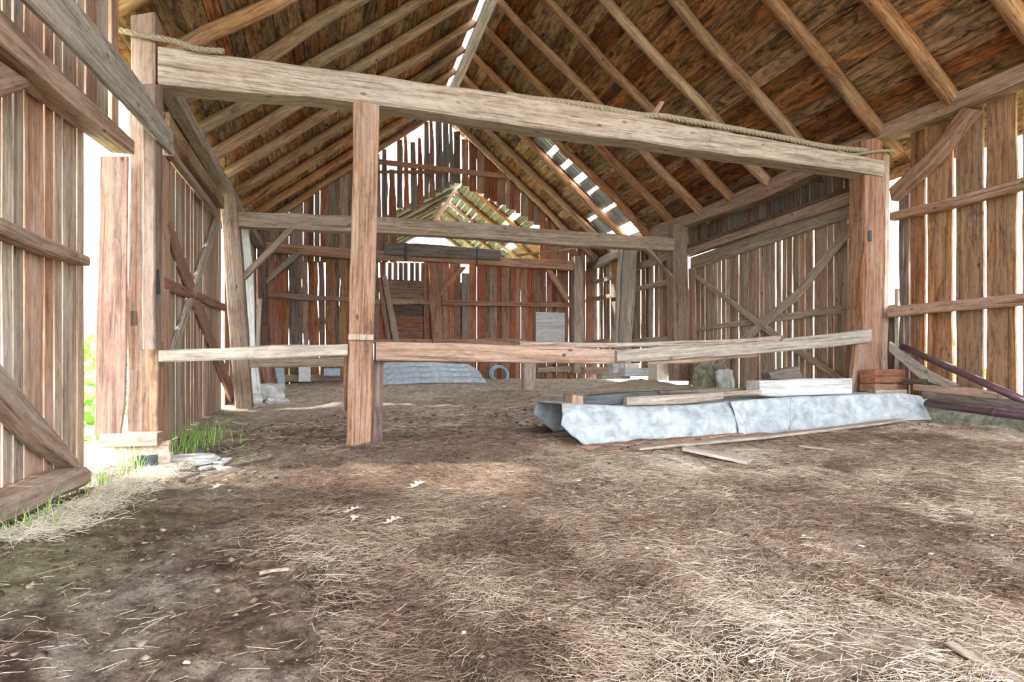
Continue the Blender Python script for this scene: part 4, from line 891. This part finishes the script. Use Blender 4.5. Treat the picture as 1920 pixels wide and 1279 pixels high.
# ================================================================ STRAW, GRASS, LEAVES, SCRAPS
def blades(name, mat, P, L, wdt, yaw, pitch, tone, lift, bend, short=False):
    n = len(P); dx = np.cos(yaw) * np.cos(pitch); dy = np.sin(yaw) * np.cos(pitch); dz = np.sin(pitch); D = np.stack([dx, dy, dz], -1); Sx = np.stack([-np.sin(yaw), np.cos(yaw), np.zeros(n)], -1)
    Bn = np.stack([-np.sin(yaw) * bend, np.cos(yaw) * bend, np.abs(bend) * .3], -1)
    ts = [-.5, .5] if short else [-.5, 0, .5]; K = len(ts) * 3
    V = np.zeros((n, K, 3))
    for k, t in enumerate(ts):
        c = P + D * (L * t)[:, None] + Bn * (1 - 4 * t * t) * L[:, None]; c[:, 2] += lift
        w_ = wdt * (.7 if t else 1)
        V[:, k * 3 + 0] = c - Sx * w_[:, None]; V[:, k * 3 + 1] = c + Sx * w_[:, None]; V[:, k * 3 + 2] = c + np.array([0, 0, 1]) * w_[:, None] * 1.2
    base = (np.arange(n) * K)[:, None]; q = []
    for k in range(0, K - 3, 3):
        for a_, b_ in ((0, 1), (1, 2), (2, 0)): q.append(base + np.array([[k + a_, k + b_, k + 3 + b_, k + 3 + a_]]))
    Q = np.stack(q, 1).reshape(-1, 4)
    return mesh_np(name, V.reshape(-1, 3), Q, mat, np.repeat(tone, K))
def density(X, Y):
    d = np.clip((X - .55 + .20 * Y) / 1.0 + .35 + .9 * vnoise(X, Y, .6, 39), .022, 1) * np.clip(.80 + 1.1 * vnoise(X, Y, .8, 31) + 1.1 * vnoise(X, Y, .27, 32), .08, 1)
    return np.where(Y > 5.0, np.maximum(d, .4 * np.clip(.6 + 1.6 * vnoise(X, Y, .7, 33), .1, 1)), d)
def straw(name, n, y0, y1, l0, l1, w0, w1, short, lift1, label):
    Y = y0 + (y1 - y0) * rng.random(n) ** 1.35; X = rng.uniform(-1.75, 6.9, n)
    X = np.minimum(X, 6.9); vis = (X < .3 + 1.6 * Y) & (X > -.75 - .5 * Y); keep = vis & (rng.random(n) < density(X, Y)); X = X[keep]; Y = Y[keep]; n = len(X)
    Z = fine_h(X, Y); L = rng.uniform(l0, l1, n); L[rng.random(n) < .03] *= 1.8
    wd = rng.uniform(w0, w1, n)
    yaw = rng.normal(2.6, .8, n) + np.pi * 2 * vnoise(X, Y, 1.2, 35); pitch = rng.normal(0, .18, n)
    pale = np.clip(.52 + .9 * vnoise(X, Y, 1.3, 36) + .6 * vnoise(X, Y, .35, 37) + .04 * (X - 1.5) - .05 * np.clip(Y - 3, 0, 3) + .42 * np.clip((Y - 6.5) / 2, 0, 1), .12, .9)  # last term paints the light at the back as paler straw
    tone = np.clip(pale + rng.normal(0, .22, n), 0, 1)
    o = blades(name, 'straw', np.stack([X, Y, Z], -1), L, wd, yaw, pitch, tone, rng.uniform(.0, lift1, n), rng.normal(0, .09, n), short)
    tag(o, label, 'straw', kind='stuff'); print('straw count', name, n)
straw('straw_litter', 230000, .85, 4.8, .03, .11, .0008, .0016, False, .022, 'long loose straw stalks scattered over the near right of the floor')
straw('hay_litter', 420000, .85, 6.4, .015, .05, .0007, .0015, True, .012, 'short broken hay carpeting the right half of the floor')
straw('far_litter', 34000, 5.5, 15.2, .04, .12, .002, .0035, True, .02, 'hay scattered over the floor beyond the first frame')
def clods():
    n = 26000; Y = .9 + 8 * rng.random(n) ** 1.6; X = rng.uniform(-1.7, 6.8, n); keep = ((X < .3 + 1.6 * Y) & (X > -.75 - .5 * Y)) & (rng.random(n) < np.clip(.45 + 1.5 * vnoise(X, Y, .5, 41), .05, 1)); X = X[keep]; Y = Y[keep]; n = len(X)
    r = (.003 + .012 * rng.random(n) ** 4) * (1 + .1 * Y); Z = fine_h(X, Y) + r * .2
    U = np.array([[1, 0, 0], [0, 1, 0], [-1, 0, 0], [0, -1, 0], [0, 0, 1], [0, 0, -1]], float)
    V = np.stack([X, Y, Z], -1)[:, None, :] + U[None] * (r[:, None, None] * rng.uniform(.5, 1.4, (n, 6, 1))) * np.array([1.3, 1.1, .6]) + rng.normal(0, .25, (n, 6, 3)) * r[:, None, None]
    T = np.array([[0, 1, 4], [1, 2, 4], [2, 3, 4], [3, 0, 4], [1, 0, 5], [2, 1, 5], [3, 2, 5], [0, 3, 5]]); Q = (np.arange(n) * 6)[:, None, None] + T[None]
    o = mesh_np('dirt_crumbs', V.reshape(-1, 3), Q.reshape(-1, 3), 'clod', np.repeat(np.clip(rng.normal(.4, .25, n), 0, 1), 6)); tag(o, 'loose crumbs of dirt and dung over the floor', 'dirt', kind='stuff')
clods()
def tuft(px, py, n, h, spread, label, dry=.0, world=None, sy=.3):
    c = world or gpt(px, py); V = []; Q = []; T = []
    for k in range(n):
        b = Vector((c.x + random.gauss(0, spread * .5), c.y + random.gauss(0, spread * sy), 0)); b.z = fz(b.x, b.y) - .01
        a_ = random.random() * 6.28; hh = h * random.uniform(.5, 1.1); ln = random.uniform(.1, .55) * hh; w_ = random.uniform(.003, .006); d = Vector((math.cos(a_), math.sin(a_), 0)); s_ = Vector((-d.y, d.x, 0)); i0 = len(V)
        for q in range(5):
            t = q / 4; p = b + EZ * hh * (t - .25 * t * t * (ln / hh)) + d * ln * t * t; ww = w_ * (1 - t) + .0006
            V += [p - s_ * ww, p + s_ * ww, p + d * ww * .5]
        for q in range(4):
            for u_, v_ in ((0, 1), (1, 2), (2, 0)): Q.append((i0 + q * 3 + u_, i0 + q * 3 + v_, i0 + q * 3 + 3 + v_, i0 + q * 3 + 3 + u_))
        T += [random.random()] * 15
    c.z = fz(c.x, c.y); t_ = thing('grass_tuft', c, label, 'grass'); o = mesh_np('blades', [v - c for v in V], Q, 'grass', T); o.parent = t_; o['kind'] = 'stuff'; return t_
tuft(365, 832, 150, .30, .34, 'large bright green grass tuft at the foot of the left sliding door', sy=.9)
tuft(252, 888, 26, .28, .16, 'tall thin grass blades in front of the near left post')
tuft(196, 908, 40, .2, .20, 'grass tuft in the bright opening beside the near left post')
tuft(130, 925, 22, .16, .14, 'small grass tuft at the end of the near left sill log')
tuft(70, 962, 24, .22, .14, 'grass tuft in front of the near left sill log, middle one')
tuft(32, 1000, 34, .20, .16, 'grass tuft at the left edge beside the sill log')
tuft(1310, 731, 24, .25, .3, 'green weed at the far end of the right sliding door'); tuft(1385, 736, 60, .22, .8, 'strip of grass along the bottom of the right sliding door')
def dry():
    n = 5200; t = rng.random(n); px = 10 + t * 280; X = np.full(n, 0.); 
    Y = rng.uniform(3.4, 6.6, n); X = XL + .26 + np.abs(rng.normal(0, .13, n)); Z = fine_h(X, Y)
    o = blades('dry_grass', 'drygrass', np.stack([X, Y, Z], -1), rng.uniform(.05, .16, n), rng.uniform(.0008, .0018, n), rng.uniform(0, 6.28, n), rng.normal(.15, .35, n), rng.random(n), rng.uniform(.005, .05, n), rng.normal(0, .15, n))
    tag(o, 'pale dry grass matted along the near left sill log', 'dry grass', kind='stuff')
dry()
def oak(px, py, s, rz, label):
    g = gpt(px, py) + EZ * .012; n = 28; T = thing('fallen_leaf', g, label, 'leaf', 'fallen oak leaves')
    L = []; 
    for i in range(n + 1):
        t = i / n; w_ = .34 * math.sin(math.pi * min(1, t * 1.02)) ** .7 * (.62 + .38 * math.sin(t * 25)) + .012
        L.append((t - .5, w_))
    R = Matrix.Rotation(rz, 3, 'Z'); V = []; Q = []
    for i, (x_, w_) in enumerate(L):
        for y_ in (-w_, 0, w_):
            p = R @ Vector((x_ * s, y_ * s, 0)); p.z = .018 + .25 * s * abs(y_) + .08 * s * math.sin(x_ * 5 + rz); V.append(Vector(g) + p)
    for i in range(n):
        for j in range(2): Q.append((i * 3 + j, i * 3 + j + 1, (i + 1) * 3 + j + 1, (i + 1) * 3 + j))
    o = link('blade', V, Q, 'leaf', T); sm = o.modifiers.new('t', 'SOLIDIFY'); sm.thickness = .002
    a = R @ Vector((-.5 * s, 0, .018)); b = R @ Vector((-.8 * s, .03 * s, .01)); tube('stalk', [Vector(g) + a, Vector(g) + b], .0015, 'leaf', None, None, T, 5)
oak(783, 918, .15, .5, 'pale curled oak leaf, the upper right one, right of the centre of the dirt patch')
oak(660, 966, .11, .2, 'pale oak leaf, leftmost of the four on the dirt')
oak(666, 980, .08, 1.2, 'small curled leaf just under the leftmost oak leaf')
oak(737, 986, .12, .3, 'pale oak leaf lowest of the four on the dirt')
oak(410, 920, .10, .8, 'pale leaf on the dirt in front of the slate chips')
def chip(px, py, sx, sy, rz, mat, name, label, cat, th=.008):
    g = gpt(px, py); o = box(name, g, sx, sy, th, rz, mat, label, cat, ch=.002, wob=.003)
chip(740, 1154, .045, .02, -.6, 'beam', 'wood_chip', 'pale square wood chip on the dark dirt at the bottom', 'wood chip')
chip(632, 1068, .03, .02, .5, 'rafter', 'wood_chip', 'small tan chip right of the broken stick', 'wood chip')
gstrip('stick', [(486, 1084), (510, 1078), (540, 1075)], .016, .014, 'grey', 'short broken grey stick on the dirt left of centre', 'stick')
gstrip('stick', [(829, 1110), (834, 1165)], .006, .006, 'grey', 'thin straight pale twig pointing away, bottom centre', 'stick')
gstrip('stick', [(1140, 850), (1190, 846)], .01, .01, 'beam', 'thin twig on the straw before the tarpaulin', 'stick')
tube('twig', spline([gpt(312, 1152) + EZ * .01, gpt(330, 1162) + EZ * .02, gpt(318, 1166) + EZ * .012, gpt(352, 1152) + EZ * .01], 16), .0016, 'beam', 'looped pale root fibre on the dirt at lower left', 'twig', sides=5)
sc = [(1213, 1034), (1507, 1010), (1030, 1168), (1714, 1180), (1745, 1045), (905, 955), (1416, 967), (1250, 940), (1180, 935), (1615, 1030), (350, 1252), (1085, 905), (1560, 928), (1350, 1005), (1860, 1010), (945, 955), (1700, 905), (1205, 880), (1300, 880), (1625, 862), (1660, 905), (1410, 1250), (870, 1195)]
for k, (px, py) in enumerate(sc):
    o = stone('feather_scrap', gpt(px, py) + EZ * .002, random.uniform(.010, .026), random.uniform(.008, .015), .006, random.random() * 3, 'paint', 'tiny white fluff scrap lying on the straw', 'scrap', seed=k + 50); o.location.z += .012
    o['group'] = 'white scraps on the straw'
